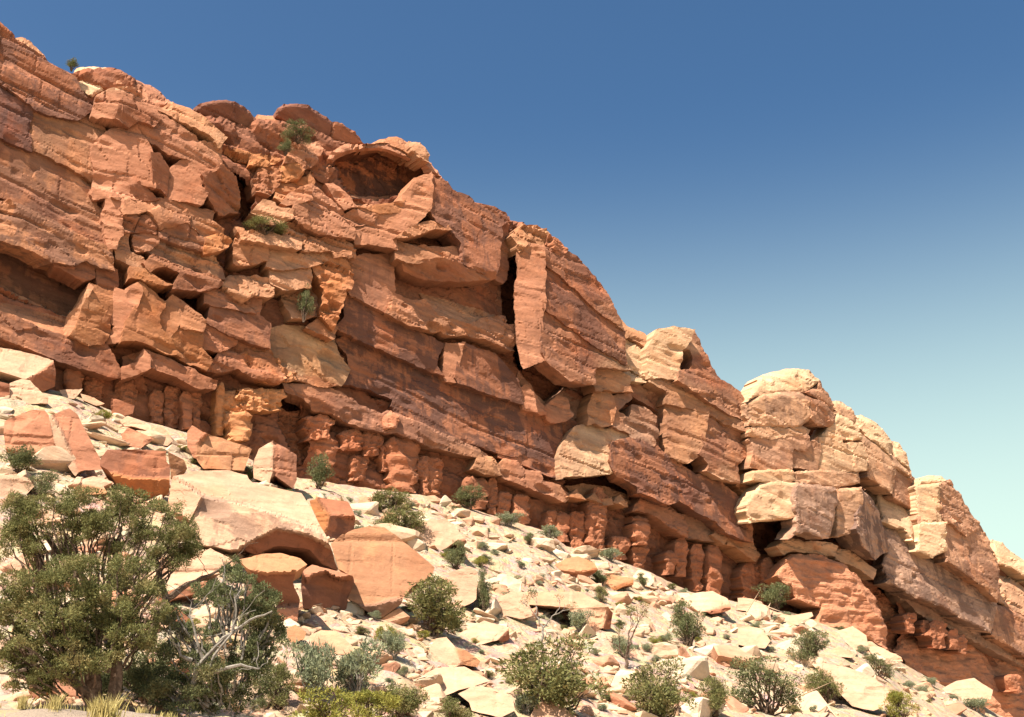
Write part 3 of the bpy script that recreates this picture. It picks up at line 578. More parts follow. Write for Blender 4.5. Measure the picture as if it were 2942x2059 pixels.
for i, ln in enumerate(l for l in CLIFF.strip().splitlines() if l.strip()):
    nm, win, c, va, nn, op, pts = ln.split('|')
    nl, nr, b = [float(v) for v in nn.split(',')]; nl *= 1.15; nr *= 1.15
    kw = parse_opts(op); kw.setdefault('amp', .5 if nm == 'cap_rock' else (.55 if nm == 'rock_tower' or nm in ('rock_face', 'rock_buttress') and float(va) >= .4 else .85))
    r = build_patch(WALL, px(win, pts), nl, nr, b, seed=i+11, col=colour(win, c, 0)+(float(va),), blend=(lambda q, C: blend(q, C, .12)) if nm == 'cap_rock' or 'R.' in op or float(va) >= .7 else blend, grow=0 if nm in ('rock_arch', 'cap_rock') else 5.5, **kw)
    if r is None: print('EMPTY', ln); continue
    obj(nm, new_mesh(nm, [r], M_ROCK), cliff)

# the red mudstone layer under the ledge, worn into pillars
mtop = px('S', '-1300,620 -260,905 0,985 150,1040 340,1090 420,1095 620,1110 830,1180 960,1190 1100,1260 1290,1320 1400,1370 1640,1430 1820,1480 2000,1560 2170,1600 2260,1590 2520,1690 2650,1750 2942,1880 3300,2050')
mbot = np.concatenate([px('S', '3300,2380'), BASE[::-1]+[0, 60], px('S', '-260,1090 -1300,960')])
r = build_patch(WALL, np.concatenate([mtop, mbot]), -.5, 1.8, -.05, h=5, amp=1.1, shape='mud', depth=3, seed=400, col=PAL['red']+(.05,), R=(.3, .3, .1))
mud = obj('mudstone_layer', new_mesh('mudstone_layer', [r], M_MUD), cliff); mud['label'] = 'dark red crumbly layer below the overhanging sandstone'
PIL = [('R9', 490, 640, 170, 345, .9), ('R9', 640, 790, 200, 395, .9), ('R9', 900, 1050, 190, 530, 1.), ('R9', 1045, 1150, 195, 550, 1.1), ('R9', 1145, 1255, 300, 575, 1.2), ('R9', 1245, 1400, 255, 610, 1.2),
       ('R9', 1395, 1465, 290, 630, 1.3), ('R9', 1455, 1560, 330, 650, 1.2), ('R9', 1555, 1645, 350, 650, 1.3), ('R9', 1640, 1725, 300, 670, 1.4), ('R9', 1690, 1900, 290, 560, 1.7), ('R9', 1860, 2140, 290, 480, 2.0),
       ('R9', 1720, 1930, 470, 720, 1.8), ('R9', 1880, 2150, 440, 760, 2.2), ('R10', 1240, 1500, -10, 165, 1.2), ('R10', 1320, 1505, 165, 440, 1.2), ('R10', 1520, 1745, 60, 250, 1.3), ('R10', 1735, 1850, 105, 295, 1.4),
       ('R10', 1770, 1880, 285, 520, 1.5), ('R10', 1855, 1950, 175, 410, 1.4), ('R10', 1600, 1770, 240, 480, 1.3), ('R10', 1880, 2150, 190, 575, 1.8), ('S', 1203, 1262, 1300, 1420, 1.5), ('S', 1255, 1322, 1322, 1425, 1.6), ('S', 1318, 1402, 1352, 1465, 1.6),
       ('R6', 0, 75, 740, 1005, 1.6), ('R6', 72, 185, 785, 1030, 1.7), ('R6', 182, 335, 830, 1090, 1.8), ('R6', 330, 455, 895, 1130, 1.8), ('R6', 455, 535, 975, 1180, 1.9), ('R6', 530, 615, 985, 1230, 1.9), ('R6', 610, 765, 955, 1280, 2.),
       ('R6', 755, 935, 865, 1330, 2.6), ('R6', 935, 1095, 1005, 1190, 2.3), ('R6', 930, 1100, 1150, 1360, 2.2), ('R6', 1120, 1215, 1010, 1100, 2.3), ('R6', 1100, 1245, 1080, 1250, 2.4), ('R6', 1095, 1240, 1230, 1450, 2.3),
       ('R6', 1238, 1335, 1225, 1440, 2.3), ('R6', 1330, 1435, 1265, 1480, 2.4), ('R6', 1440, 1535, 1200, 1490, 2.5), ('R6', 1565, 1665, 1275, 1600, 2.7), ('R6', 1660, 1805, 1265, 1630, 2.8), ('R6', 1800, 1965, 1245, 1660, 2.9), ('R6', 1965, 2143, 1355, 1720, 2.7),
       ('R8', 90, 190, 410, 620, 3.), ('R8', -20, 100, 430, 690, 3.), ('R8', 1220, 1310, 780, 960, 3.2), ('R8', 1300, 1350, 800, 960, 3.1), ('R8', 1345, 1430, 850, 980, 3.2), ('R8', 1430, 1535, 860, 1080, 3.5), ('R8', 1545, 1640, 900, 1090, 3.5), ('R8', 1630, 1700, 950, 1120, 3.5),
       ('R8', 1925, 2010, 1200, 1330, 3.8), ('R8', 2000, 2100, 1270, 1420, 3.8)]
for i, (win, x0, x1, y0, y1, n) in enumerate(PIL):
    if i % 5 == 3: continue
    if win == 'R8' and x0 > 1200: n += .9
    n = n*1.1-.85; k = 1 if win == 'S' else .37331; rs = np.random.RandomState(900+i); hw = (x1-x0)/2*rs.choice([.95, 1.1, 1.15, 1.5]); n += rs.uniform(-.3, .3); y0 += rs.uniform(-.12, .2)*(y1-y0); cx = (x0+x1)/2; o = []
    if win == 'S': hw, cx = hw, cx
    for t in np.linspace(0, 1, 9): o.append((cx+hw*(.72+.28*math.sin(math.pi*min(1, t*1.3+.1))+rs.uniform(-.14, .1)) if t > .02 else cx+hw*.45, y0+(y1-y0)*t))
    for t in np.linspace(1, 0, 9): o.append((cx-hw*(.72+.28*math.sin(math.pi*min(1, t*1.3+.1))+rs.uniform(-.14, .1)) if t > .02 else cx-hw*.5, y0+(y1-y0)*t))
    p = np.array(o); p = p if win == 'S' else p*k+np.array(WINS[win])
    hm = hw*k*.036
    orange = win == 'R9' and x0 > 1600
    r = build_patch(WALL, p, n, n+.2, -.06, h=5.5, amp=.75, shape='mud' if i % 3 else 'mud2', depth=2.2, seed=500+i, col=((.52, .225, .10) if orange else tuple(v*f for v, f in zip(PAL['red'], [rs.uniform(.88, 1.1)]*3)))+(.1,), R=(.4, max(.2, hm*.5), .1), jag=3.)
    if r: obj('mudstone_pillar', new_mesh('mudstone_pillar', [r], M_MUD), mud)
for i, (win, n0, n1, b, pts) in enumerate([('R8', 6.6, 8.0, -.12, '220,520 280,400 350,360 560,355 700,420 850,500 940,620 1010,720 1060,900 1085,1100 900,980 720,920 520,910 560,760 370,700 320,600'),
                       ('R8', 3.8, 4.6, -.3, '1120,1090 1190,940 1210,700 1330,770 1500,850 1700,950 1900,1090 2143,1220 2300,1300 2300,1760 2143,1760 1900,1630 1600,1430 1200,1200')]):
    r = build_patch(WALL, px(win, pts), n0, n1, b, h=4.5, amp=.8, shape='mud2', depth=3, seed=700+i, col=(.47, .205, .115, .1), R=(.5, .8, .1))
    obj('mudstone_face', new_mesh('mudstone_face', [r], M_MUD), mud)
# ------------------------------------------------------------------ the talus slope
BTH = np.arctan2(BP[:, 0], BP[:, 1]); BR = np.hypot(BP[:, 0], BP[:, 1])
GU = np.array([0, .12, .25, .38, .55, .75, .9, 1., 1.5, 99]); GV = np.array([0, 0, .05, .125, .33, .62, .85, 1., 1.02, 1.02])
def terr(x, y, rough=True):
    """the slope climbs from the viewer's ground to the foot of the wall"""
    th = np.arctan2(x, y); r = np.hypot(x, y); rw = np.interp(th, BTH, BR); z = np.interp(th, BTH, BZ)*np.interp(r/rw, GU, GV)
    side = np.clip((np.abs(th)-.7)/.6, 0, 1); z = z*(1-side)
    if rough:
        m = np.clip((rw-r)/8, 0, 1)*np.clip((r-8)/20, 0, 1)
        z = z+m*(.55*fbm(x/9, y/9, seed=201, oct=3)+.26*np.abs(fbm(x/2.2, y/2.2, seed=205, oct=3))-.1)
    return z
def ground(p):
    """where the ray through a pixel meets the slope"""
    d = rays(p); out = np.zeros((len(d), 3)); ts = np.linspace(12, 420, 260)
    for c0 in range(0, len(d), 1500):
        q = d[c0:c0+1500]; P = EYE+q[:, None]*ts[None, :, None]; f = P[..., 2]-terr(P[..., 0].ravel(), P[..., 1].ravel(), False).reshape(P.shape[:2])
        k = np.where((f < 0).any(1), np.argmax(f < 0, 1), len(ts)-1); t0 = ts[k]
        tt = t0[:, None]*np.linspace(.92, 1.06, 36)[None]; P = EYE+q[:, None]*tt[..., None]; f = P[..., 2]-terr(P[..., 0].ravel(), P[..., 1].ravel()).reshape(tt.shape)
        k = np.where((f < 0).any(1), np.argmax(f < 0, 1), 18); out[c0:c0+1500] = P[np.arange(len(q)), k]
    return out
A = np.concatenate([np.linspace(-180, -46, 24), np.linspace(-44, 44, 640), np.linspace(46, 180, 24)])
RR = np.concatenate([[0.5], np.geomspace(4, 300, 520), np.geomspace(330, 6000, 14)])
aa, rr = np.meshgrid(np.radians(A), RR); X = rr*np.sin(aa); Y = rr*np.cos(aa); Z = terr(X.ravel(), Y.ravel()).reshape(X.shape)
na, nr2 = len(A), len(RR); idx = np.arange(na*nr2).reshape(nr2, na)
fc = np.stack([idx[:-1, :-1], idx[:-1, 1:], idx[1:, 1:], idx[1:, :-1]], -1).reshape(-1, 4)[:, ::-1]
me = bpy.data.meshes.new('talus_slope'); me.from_pydata(np.stack([X.ravel(), Y.ravel(), Z.ravel()], 1).tolist(), [], fc.tolist())
me.polygons.foreach_set('use_smooth', [True]*len(me.polygons))
m, nt, bs = mat_new('talus_rubble'); B = NB(nt); pos = B.n('NewGeometry').outputs['Position']
c = B.mix(B.ramp(B.noise(pos, .16, 5, .6, .4), .35, .65), (.50, .355, .245), (.48, .315, .21))
vor = B.n('TexVoronoi'); B.l(pos, vor.inputs['Vector']); vor.inputs['Scale'].default_value = 1.6
vo2 = B.n('TexVoronoi'); B.l(pos, vo2.inputs['Vector']); vo2.inputs['Scale'].default_value = 4.5
c = B.mix(.35, c, B.mix(1, c, vor.outputs['Color'], 'MULTIPLY'))
c = B.mix(.25, c, B.mix(B.n('SeparateColor').outputs[0], c, (.46, .37, .26)))
g = B.noise(pos, 5, 6, .7); c = B.mix(1, c, B.comb(B.math('MULTIPLY_ADD', g, .8, .6), B.math('MULTIPLY_ADD', g, .85, .58), B.math('MULTIPLY_ADD', g, .9, .55)), 'MULTIPLY')
dry = B.ramp(B.noise(pos, .5, 5, .7), .56, .66); c = B.mix(B.math('MULTIPLY', dry, .25), c, (.24, .21, .12))
B.l(c, bs.inputs['Base Color'])
hh = B.math('ADD', B.math('MULTIPLY', vor.outputs['Distance'], -.6), B.math('ADD', B.math('MULTIPLY', vo2.outputs['Distance'], -.3), B.math('MULTIPLY', g, .35)))
bp = B.n('Bump'); bp.inputs['Strength'].default_value = .6; bp.inputs['Distance'].default_value = .5; B.l(hh, bp.inputs['Height']); B.l(bp.outputs[0], bs.inputs['Normal'])
me.materials.append(m); ter = obj('talus_slope', me); tag(ter, 'pale sandy slope of rubble below the cliff', 'slope', kind='structure')
# ------------------------------------------------------------------ boulders: each outline stands at its own place on the slope
def local_frame(O):
    N = EYE-O; N[2] = 0; N /= np.linalg.norm(N); return Frame(O, (-N[1], N[0], 0), N)
# label | window | thickness | facets: colour,varnish,n left,n right,tilt : outline ; ... (shade of undersides and far ends is put into colour,varnish)
BOULD = '''
pale flat-topped slab tilted at the left edge under the cliff|R9|3|crm,0,.2,.4,-.8:-120,0 0,0 160,25 410,92 340,152 200,236 170,226 0,176 -120,150;brn,.3,.1,-.4,.1:410,96 432,200 420,290 330,330 250,270 222,236 342,154
smooth white rounded boulder below the tilted slab at left|R9|2|crm,0,0,.3,-.5:75,270 170,240 230,250 320,340 372,382 370,425 200,425 80,405
dark rounded boulder cut by the left edge|R9|1.5|brn,.2,0,0,-.2:-80,260 0,255 70,280 75,350 0,385 -80,380
big pink rounded boulder left of the leaning slab|R9|4|pnk,0,.3,.6,-.2:35,560 60,540 230,480 340,470 375,520 385,600 430,760 440,800 300,790 240,800 130,790 40,770 30,650;pnk,.2,.2,.3,.5:240,804 300,794 438,806 440,835 400,905 330,905 250,845
long rectangular slab leaning steeply against the pink boulder|R9|1.6|crm,0,.2,.8,0:375,540 400,510 470,620 602,950 580,985 480,860 420,730;pnk,.1,.8,.8,-.25:402,508 480,480 540,460 600,510 680,680 770,850 790,930 640,940 604,955 500,680
reddish brown layered boulder with a ragged underside|R9|3.5|brn,.3,.5,.8,-.15:780,840 830,780 1150,780 1280,790 1272,860 1308,900 1305,1000 1000,990 850,955 772,900;org,.1,.4,.6,.6:852,958 1000,994 1306,1004 1300,1110 1240,1165 1090,1145 900,1040
tan block end beside the layered brown boulder|R9|2|tan,.4,.4,-.2,0:1292,800 1420,860 1442,930 1350,972 1312,1030 1312,900
broad pinkish block with a sharp left edge above the giant boulder|R9|3|pnk,0,.1,.9,0:1440,640 1480,590 1560,640 1592,660 1512,760 1512,850 1490,840 1440,760;tan,.1,.9,.6,-.25:1514,745 1600,662 1640,670 1940,770 1900,870 1880,935 1560,925 1512,852
pointed two-faced boulder beside the dark cleft|R10|3|crm,0,.1,.9,-.1:880,340 920,240 1030,170 1030,420 1000,505 880,465;pnk,.3,.9,.3,-.15:1032,172 1120,230 1210,290 1212,480 1180,545 1032,432
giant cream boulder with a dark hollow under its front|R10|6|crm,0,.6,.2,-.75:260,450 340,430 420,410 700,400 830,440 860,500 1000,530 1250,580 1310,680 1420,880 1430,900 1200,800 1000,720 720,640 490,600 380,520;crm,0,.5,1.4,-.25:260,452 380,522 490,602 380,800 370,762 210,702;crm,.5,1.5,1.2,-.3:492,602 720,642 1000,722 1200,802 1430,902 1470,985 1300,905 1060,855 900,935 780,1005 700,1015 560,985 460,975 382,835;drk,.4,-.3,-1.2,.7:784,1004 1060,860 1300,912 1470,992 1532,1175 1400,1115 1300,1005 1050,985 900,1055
thin tan slab wedged under the giant boulder's hollow|R10|1.5|tan,0,.2,.3,-.3:1050,990 1100,970 1260,1000 1332,1050 1302,1082 1100,1022
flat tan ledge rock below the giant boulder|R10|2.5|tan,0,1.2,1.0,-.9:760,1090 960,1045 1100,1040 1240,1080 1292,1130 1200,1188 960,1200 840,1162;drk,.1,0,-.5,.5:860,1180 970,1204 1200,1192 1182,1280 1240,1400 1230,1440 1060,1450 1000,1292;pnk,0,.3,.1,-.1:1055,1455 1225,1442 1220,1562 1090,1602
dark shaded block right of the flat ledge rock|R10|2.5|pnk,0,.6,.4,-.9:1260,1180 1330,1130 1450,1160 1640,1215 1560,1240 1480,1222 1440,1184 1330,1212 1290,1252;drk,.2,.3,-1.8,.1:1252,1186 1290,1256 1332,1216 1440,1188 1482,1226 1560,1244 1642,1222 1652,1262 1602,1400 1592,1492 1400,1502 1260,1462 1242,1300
grey weathered boulder left of the shaded block|R10|2|gry,.4,.6,.3,-.1:810,1210 860,1160 940,1200 990,1290 1050,1470 1000,1502 900,1442 820,1402
huge smooth pink boulder with a pointed foot|R12|5|tan,.2,.6,.4,-.42:670,270 760,200 860,160 960,140 1080,150 1200,230 1350,350 1470,460 1440,530 1300,600 1230,690 1150,692 1000,738 880,742 800,700 850,560 780,490 730,470 690,340;gry,.3,.4,.2,.5:1002,742 1150,696 1222,702 1210,742 1052,852 960,802 890,748
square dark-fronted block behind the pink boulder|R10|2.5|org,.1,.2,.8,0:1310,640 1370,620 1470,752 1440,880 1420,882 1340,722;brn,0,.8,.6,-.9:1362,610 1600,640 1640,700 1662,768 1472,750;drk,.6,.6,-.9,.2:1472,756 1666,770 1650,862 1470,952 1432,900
rounded white boulder upslope of the pink boulder|R12|3|crm,0,.3,.4,-.35:1290,220 1320,130 1440,90 1560,90 1620,140 1700,230 1640,252 1560,312 1500,332 1400,332 1310,292;brn,.2,.3,0,.2:1642,254 1704,234 1720,262 1660,282
tall cream boulder beside the narrow green bush|R12|2.5|crm,0,.3,.5,-.25:1580,500 1740,450 1800,490 1790,700 1740,740 1650,772 1600,652
smooth cream boulder with a rounded top in mid slope|R13|2.5|crm,0,.3,.5,-.3:80,690 200,640 290,650 350,830 250,852 110,822 78,742
cream block with a dark right end in mid slope|R13|3|crm,0,.3,.3,-.9:300,650 700,640 830,700 932,760 640,770 600,762 300,742;crm,0,.3,.4,-.1:640,774 780,762 930,764 920,830 890,922 800,922 660,872;brn,.3,.4,-.4,0:932,772 962,802 952,932 892,932 922,832
thin tan slab propped up near the mudstone foot|R13|2|tan,0,.6,.6,-.8:510,450 600,390 700,370 820,420 852,470 700,500 560,472;brn,.2,0,-.2,.3:520,460 560,476 700,504 850,476 800,520 680,540 560,500
tilted orange-sided rock right of the propped slab|R13|2|tan,0,.3,.3,-.5:860,540 960,510 1120,540 1100,560 960,610 890,600;org,.1,.3,-.1,.1:962,612 1102,562 1126,542 1124,590 1060,600 970,645
broad bleached slab with a brown end near the cliff foot|R13|3|crm,0,.5,.3,-.9:1400,800 1490,700 1600,650 1740,640 1850,700 1872,742 1740,772 1680,790 1560,840;brn,.1,.3,-.2,.1:1680,794 1740,776 1872,746 1872,782 1720,818
low cream boulder at the bottom edge under the large bush|R13|2|crm,0,.2,.2,-.5:320,1620 380,1510 460,1480 560,1510 700,1620
big white boulder at the bottom left of the large bush|R13|2.5|crm,0,.2,.4,-.4:-150,1460 0,1400 190,1440 212,1560 100,1610 -120,1560
sharp cream pyramid rock in the lower slope|R12|2|crm,0,.1,.5,-.3:1430,1080 1480,1000 1560,990 1620,1060 1680,1200 1600,1230 1480,1212;tan,.1,.4,.1,-.2:1622,1070 1720,1100 1822,1180 1800,1222 1684,1202
wide cream slab below the pyramid rock|R12|3|crm,0,.4,.3,-.8:1220,1370 1480,1230 1700,1220 1900,1330 1640,1410 1500,1462 1350,1432
white angular slab near the bottom centre|R12|2.5|crm,0,.4,.3,-.6:1650,1430 1760,1370 1900,1380 2080,1460 2092,1540 2000,1592 1800,1542
long cream slab with a dark hollow at its right end|R12|2.5|crm,0,.5,.4,-.85:1570,1010 1850,870 2042,920 1960,1010 1800,1062 1700,1052;brn,.2,.1,-.5,.2:1966,1012 2044,926 2046,1010 1990,1030
small tan wedge of rock right of the silvery branches|R12|1|tan,0,.2,.2,-.4:330,930 400,900 482,960 462,1010 370,1042 340,1002
smooth cream rock above the grey-green thicket|R12|2|crm,0,.3,.3,-.6:500,990 600,940 720,950 852,1080 820,1132 640,1122 530,1062
long bleached rock slab at lower right|R8|4|crm,0,.5,.3,-.7:510,1200 600,1190 800,1230 1000,1310 1152,1450 1130,1502 980,1562 820,1522 700,1402
cream boulder at the foot of the red tower base|R8|2.5|crm,0,.3,.3,-.6:160,770 330,830 510,800 522,830 420,882 400,902 250,882
pale cream boulder left of the red tower base|R8|2.5|crm,0,.3,.4,-.6:-60,690 0,690 120,720 160,770 172,822 0,792 -60,780
broad pale boulder on the right slope below the towers|R8|2.5|crm,0,.3,.4,-.5:-60,900 0,900 120,930 192,1020 150,1082 0,1062 -60,1050
rounded cream boulder beneath the red mudstone face|R8|2.5|crm,0,.2,.4,-.5:700,950 820,910 930,980 952,1080 830,1092
flat cream rock on the far right slope|R8|2|crm,0,.2,.3,-.7:640,1100 720,1060 832,1120 810,1152 650,1142
whitish rounded boulder low at the far right|R8|2.5|crm,0,.3,.3,-.6:1500,1400 1620,1330 1760,1310 1902,1400 1890,1472 1700,1502 1560,1472
pale slab lying along the foot of the dark cleft at right|R8|2|crm,0,.2,.2,-.7:940,1030 1060,1080 1200,1150 1212,1182 1080,1172 940,1102
angular cream rock just above the big juniper|R9|2|crm,0,.5,.4,-.6:520,1060 640,1000 720,980 872,1030 800,1062 640,1040;tan,0,.3,.5,0:520,1064 636,1044 800,1066 822,1112 600,1132
cream rock between the juniper and the brown layered boulder|R9|2|crm,0,.3,.3,-.4:820,1160 900,1090 1010,1120 1100,1170 1152,1240 1000,1245
small upright tan stone under the brown layered boulder|R9|1|tan,0,.2,.2,-.1:1170,1240 1220,1150 1272,1222 1232,1262
smooth cream boulder at the left edge above the junipers|R9|3|crm,0,.3,.3,-.5:-120,990 0,980 100,970 220,1000 262,1060 200,1122 0,1152 -120,1150
white broken slab above the small pink slab|R9|1.2|crm,0,.2,.2,-.6:920,560 980,520 1160,590 1172,650 1030,602 960,602
small pink slab tilted among white rocks|R9|1.2|pnk,0,.4,.3,-.5:930,660 990,610 1182,700 1080,772 950,742
bright white squarish rock at the foot of the red pillars|R9|1.2|crm,0,.1,.3,-.2:1180,620 1250,590 1332,710 1290,752 1210,742
red brown tilted slab against the red pillars|R9|1|brn,.1,.3,.2,-.2:860,380 1032,440 1022,500 880,540 850,460
thin pale slab perched left of the red pillars|R9|1|crm,0,.3,.3,-.6:460,320 640,310 570,390 480,372
narrow pale slab lying beside the perched slab|R9|1|crm,0,.2,.2,-.5:620,350 730,380 802,430 740,442 640,402
cream boulder behind the thicket of the left junipers|R11|2|crm,0,.3,.3,-.5:1040,520 1250,460 1450,400 1620,310 1700,350 1830,420 1700,500 1500,550 1290,640 1130,590
pale round boulder showing through the upper left juniper|R11|1.5|crm,0,.2,.2,-.4:70,410 180,350 300,340 330,400 250,490 120,480
tan rock behind the fork of the dark branches|R11|2|pnk,0,.2,.2,-.2:1200,680 1400,600 1600,560 1560,640 1330,700 1240,760
red-brown rock under the dark forked branch|R11|1.4|brn,.2,.2,.2,-.2:1290,790 1360,760 1460,860 1430,900 1330,860
cream stone in the gap under the forked branch|R11|1.2|crm,0,.2,.2,-.4:1160,860 1290,785 1340,860 1280,920 1190,930
'''
nb = 0; MARKS = []
for i, ln in enumerate(l for l in BOULD.strip().splitlines() if l.strip()):
    lab, win, th, fs = ln.split('|'); th = float(th); fl = []
    for f in fs.split(';'):
        h0, pts = f.split(':'); c, va, nl, nr, b = h0.split(','); fl.append((c, float(va), float(nl), float(nr), float(b), px(win, pts)))
    allp = np.concatenate([f[5] for f in fl]); bx = allp[:, 0].mean(); by = allp[:, 1].max()
    O = ground(np.array([[bx, by]]))[0]
    fr = local_frame(O.copy()); dist = np.linalg.norm(O-EYE); fac = []
    for (c, va, nl, nr, b, p) in fl:
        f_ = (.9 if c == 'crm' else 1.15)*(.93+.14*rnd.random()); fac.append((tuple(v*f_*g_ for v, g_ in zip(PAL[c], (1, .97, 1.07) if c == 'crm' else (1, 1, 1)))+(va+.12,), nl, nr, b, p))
    parts = [build_boulder(fr, fac, 5.5, th, 2000+i*7, 17.3*i, .45*min(1, dist/80))]
    MARKS.append((allp.mean(0), lab))
    me = new_mesh('boulder', parts, M_BLD)
    for v in me.vertices: v.co -= Vector(O)
    o = obj('boulder', me); o.location = O; tag(o, lab, 'boulder'); nb += 1

# loose rocks: angular hulls, every one standing on the slope
import bmesh
def rock_mesh(seed, flat):
    rs = random.Random(seed); bm = bmesh.new()
    for k in range(rs.randint(11, 17)):
        v = Vector((rs.uniform(-1, 1), rs.uniform(-1, 1), rs.uniform(-1, 1)))
        v /= max(abs(v.x), abs(v.y), abs(v.z))**.75; bm.verts.new((v.x*.5, v.y*.45, v.z*.5*flat))
    r = bmesh.ops.convex_hull(bm, input=bm.verts)
    bmesh.ops.delete(bm, geom=[e for e in r['geom_interior'] if isinstance(e, bmesh.types.BMVert)], context='VERTS')
    bmesh.ops.bevel(bm, geom=bm.edges[:], offset=.035, segments=1, affect='EDGES')
    bmesh.ops.triangulate(bm, faces=bm.faces[:])
    bmesh.ops.subdivide_edges(bm, edges=[e for e in bm.edges if e.calc_length() > .22], cuts=1); bmesh.ops.triangulate(bm, faces=bm.faces[:])
    co = np.array([v.co for v in bm.verts]); d = .035*fbm(co[:, 0]*4+seed, co[:, 1]*4, co[:, 2]*5, seed=seed, oct=2)
    bm.normal_update()
    for v, q in zip(bm.verts, d): v.co += v.normal*float(q)
    me = bpy.data.meshes.new('rock'); bm.to_mesh(me); bm.free(); return me
ROCKCOL = [(.53, .39, .27), (.51, .355, .24), (.48, .305, .20), (.55, .43, .31), (.44, .245, .155), (.38, .185, .115)]
PROTO = []
for k in range(24):
    me = rock_mesh(300+k, [.36, .52, .7, .9][k % 4]); c = ROCKCOL[[0, 1, 3, 0, 2, 1, 4, 3, 0, 2, 1, 5][k % 12]]
    at = me.color_attributes.new('tint', 'FLOAT_COLOR', 'POINT'); at.data.foreach_set('color', np.tile(np.array(c+(.05,), np.float32), (len(me.vertices), 1)).ravel()); me.materials.append(M_BLD); PROTO.append(me)
TAL = np.concatenate([BASE+[0, 14], px('S', '2942,2059 0,2059')])
SHORT = []
for c_, lab_ in MARKS:
    q_ = lab_
    for cut in (' beside ', ' with ', ' under ', ' below ', ' above ', ' among ', ' at ', ' left ', ' right ', ' in ', ' near ', ' behind ', ' leaning ', ' against ', ' cut ', ' tilted ', ' between ', ' on ', ' lying ', ' upslope ', ' wedged ', ' showing ', ' propped ', ' low ', ' beneath ', ' perched ', ' just '): q_ = q_.split(cut)[0]
    SHORT.append((c_, q_.replace(' just', '')))
_n = {}
for c_, q_ in SHORT: _n[q_] = _n.get(q_, 0)+1
SHORT = [(c_, q_) for c_, q_ in SHORT if _n[q_] == 1 and len(q_.split()) < 8]
USED = {}
def where(p):
    d_ = [np.hypot(*(p-c_)) for c_, _ in SHORT]; o_ = np.argsort(d_); c_, q_ = SHORT[o_[0]]; v = p-c_
    rel = ('right of' if v[0] > 0 else 'left of') if abs(v[0]) > abs(v[1]) else ('downslope of' if v[1] > 0 else 'upslope of')
    near = 'just ' if d_[o_[0]] < 70 else ('' if d_[o_[0]] < 180 else 'well ')
    return near+rel+' the '+q_
rs = np.random.RandomState(77); cand = rs.uniform([0, 1090], [2942, 2070], (11000, 2)); cand = cand[inside(cand, TAL)]
sizes = np.exp(rs.normal(2.95, .72, len(cand))); sizes = np.clip(sizes, 6, 150)          # width in photo pixels
cl = vnoise(cand[:, 0]/150, cand[:, 1]/90, seed=61); keep = (cl+rs.uniform(-.9, .9, len(cand))) > -.25; cand = cand[keep]; sizes = sizes[keep]
G = ground(cand); order = np.argsort(-sizes); stuffV = []; stuffF = []; stuffC = []; so_ = 0
MAGN = [(np.array([v.co for v in m.vertices]), [list(p.vertices) for p in m.polygons]) for m in PROTO]
for q, i in enumerate(order):
    O = G[i]; dist = np.linalg.norm(O-EYE)
    if dist > 330 or dist < 27: continue
    sz = sizes[i]*dist/F_; me = PROTO[rs.randint(len(PROTO))]
    rot = (rs.normal(-.12, .28), rs.normal(0, .28), rs.uniform(0, 6.28)); sc = (sz*rs.uniform(.9, 1.5), sz*rs.uniform(.8, 1.2), sz*rs.uniform(.7, 1.1))
    if q < 290:
        o = bpy.data.objects.new('rock', me); COL.objects.link(o); o.location = Vector(O)+Vector((0, 0, sz*-.02)); o.rotation_euler = rot; o.scale = sc
        k_ = PROTO.index(me); cn = ['cream', 'pale tan', 'whitish', 'cream', 'tan', 'pale tan', 'pinkish', 'whitish', 'cream', 'tan', 'pale tan', 'reddish'][k_ % 12]; sn_ = ['flat', 'slabby', 'angular', 'blocky'][k_ % 4]
        zn = 'large' if sizes[i] > 70 else ('small' if sizes[i] < 40 else '')
        tag(o, ' '.join((zn+' '+sn_+' '+cn+' rock '+where(cand[i])).split()), 'rock', 'loose rocks strewn over the talus slope')
    else:
        from mathutils import Euler
        V, Fc = MAGN[PROTO.index(me)]; Rm = np.array(Euler(rot).to_matrix()); v = (V*np.array(sc))@Rm.T+O+np.array([0, 0, sz*-.02])
        stuffV.append(v); stuffF += [[x+so_ for x in f] for f in Fc]; so_ += len(v); stuffC.append(np.tile(np.array(ROCKCOL[rs.randint(5)]+(.05,)), (len(v), 1)))
me = bpy.data.meshes.new('rubble'); me.from_pydata(np.concatenate(stuffV).tolist(), [], stuffF)
at = me.color_attributes.new('tint', 'FLOAT_COLOR', 'POINT'); at.data.foreach_set('color', np.concatenate(stuffC).astype(np.float32).ravel()); me.materials.append(M_BLD)
tag(obj('rubble', me), 'small broken stones strewn over the slope', 'rubble', kind='stuff')
# ------------------------------------------------------------------ plants
def leaf_material(name, c1, c2, c3):
    m, nt, bs = mat_new(name); B = NB(nt); rp = B.n('NewGeometry').outputs['Random Per Island']; pos = B.n('NewGeometry').outputs['Position']
    c = B.mix(rp, c1, c2); c = B.mix(B.ramp(B.noise(pos, 1.6, 2), .5, .7), c, c3)
    B.l(c, bs.inputs['Base Color']); bs.inputs['Roughness'].default_value = .75
    tr = B.n('BsdfTranslucent'); B.l(c, tr.inputs[0]); mx = B.n('MixShader'); mx.inputs[0].default_value = .25
    B.l(bs.outputs[0], mx.inputs[1]); B.l(tr.outputs[0], mx.inputs[2]); B.l(mx.outputs[0], nt.nodes['Material Output'].inputs[0]); return m
def bark_material(name, c1, c2):
    m, nt, bs = mat_new(name); B = NB(nt); tc = B.n('NewGeometry').outputs['Position']; B.l(B.mix(B.ramp(B.noise(tc, 9, 4, .7), .35, .65), c1, c2), bs.inputs['Base Color']); return m
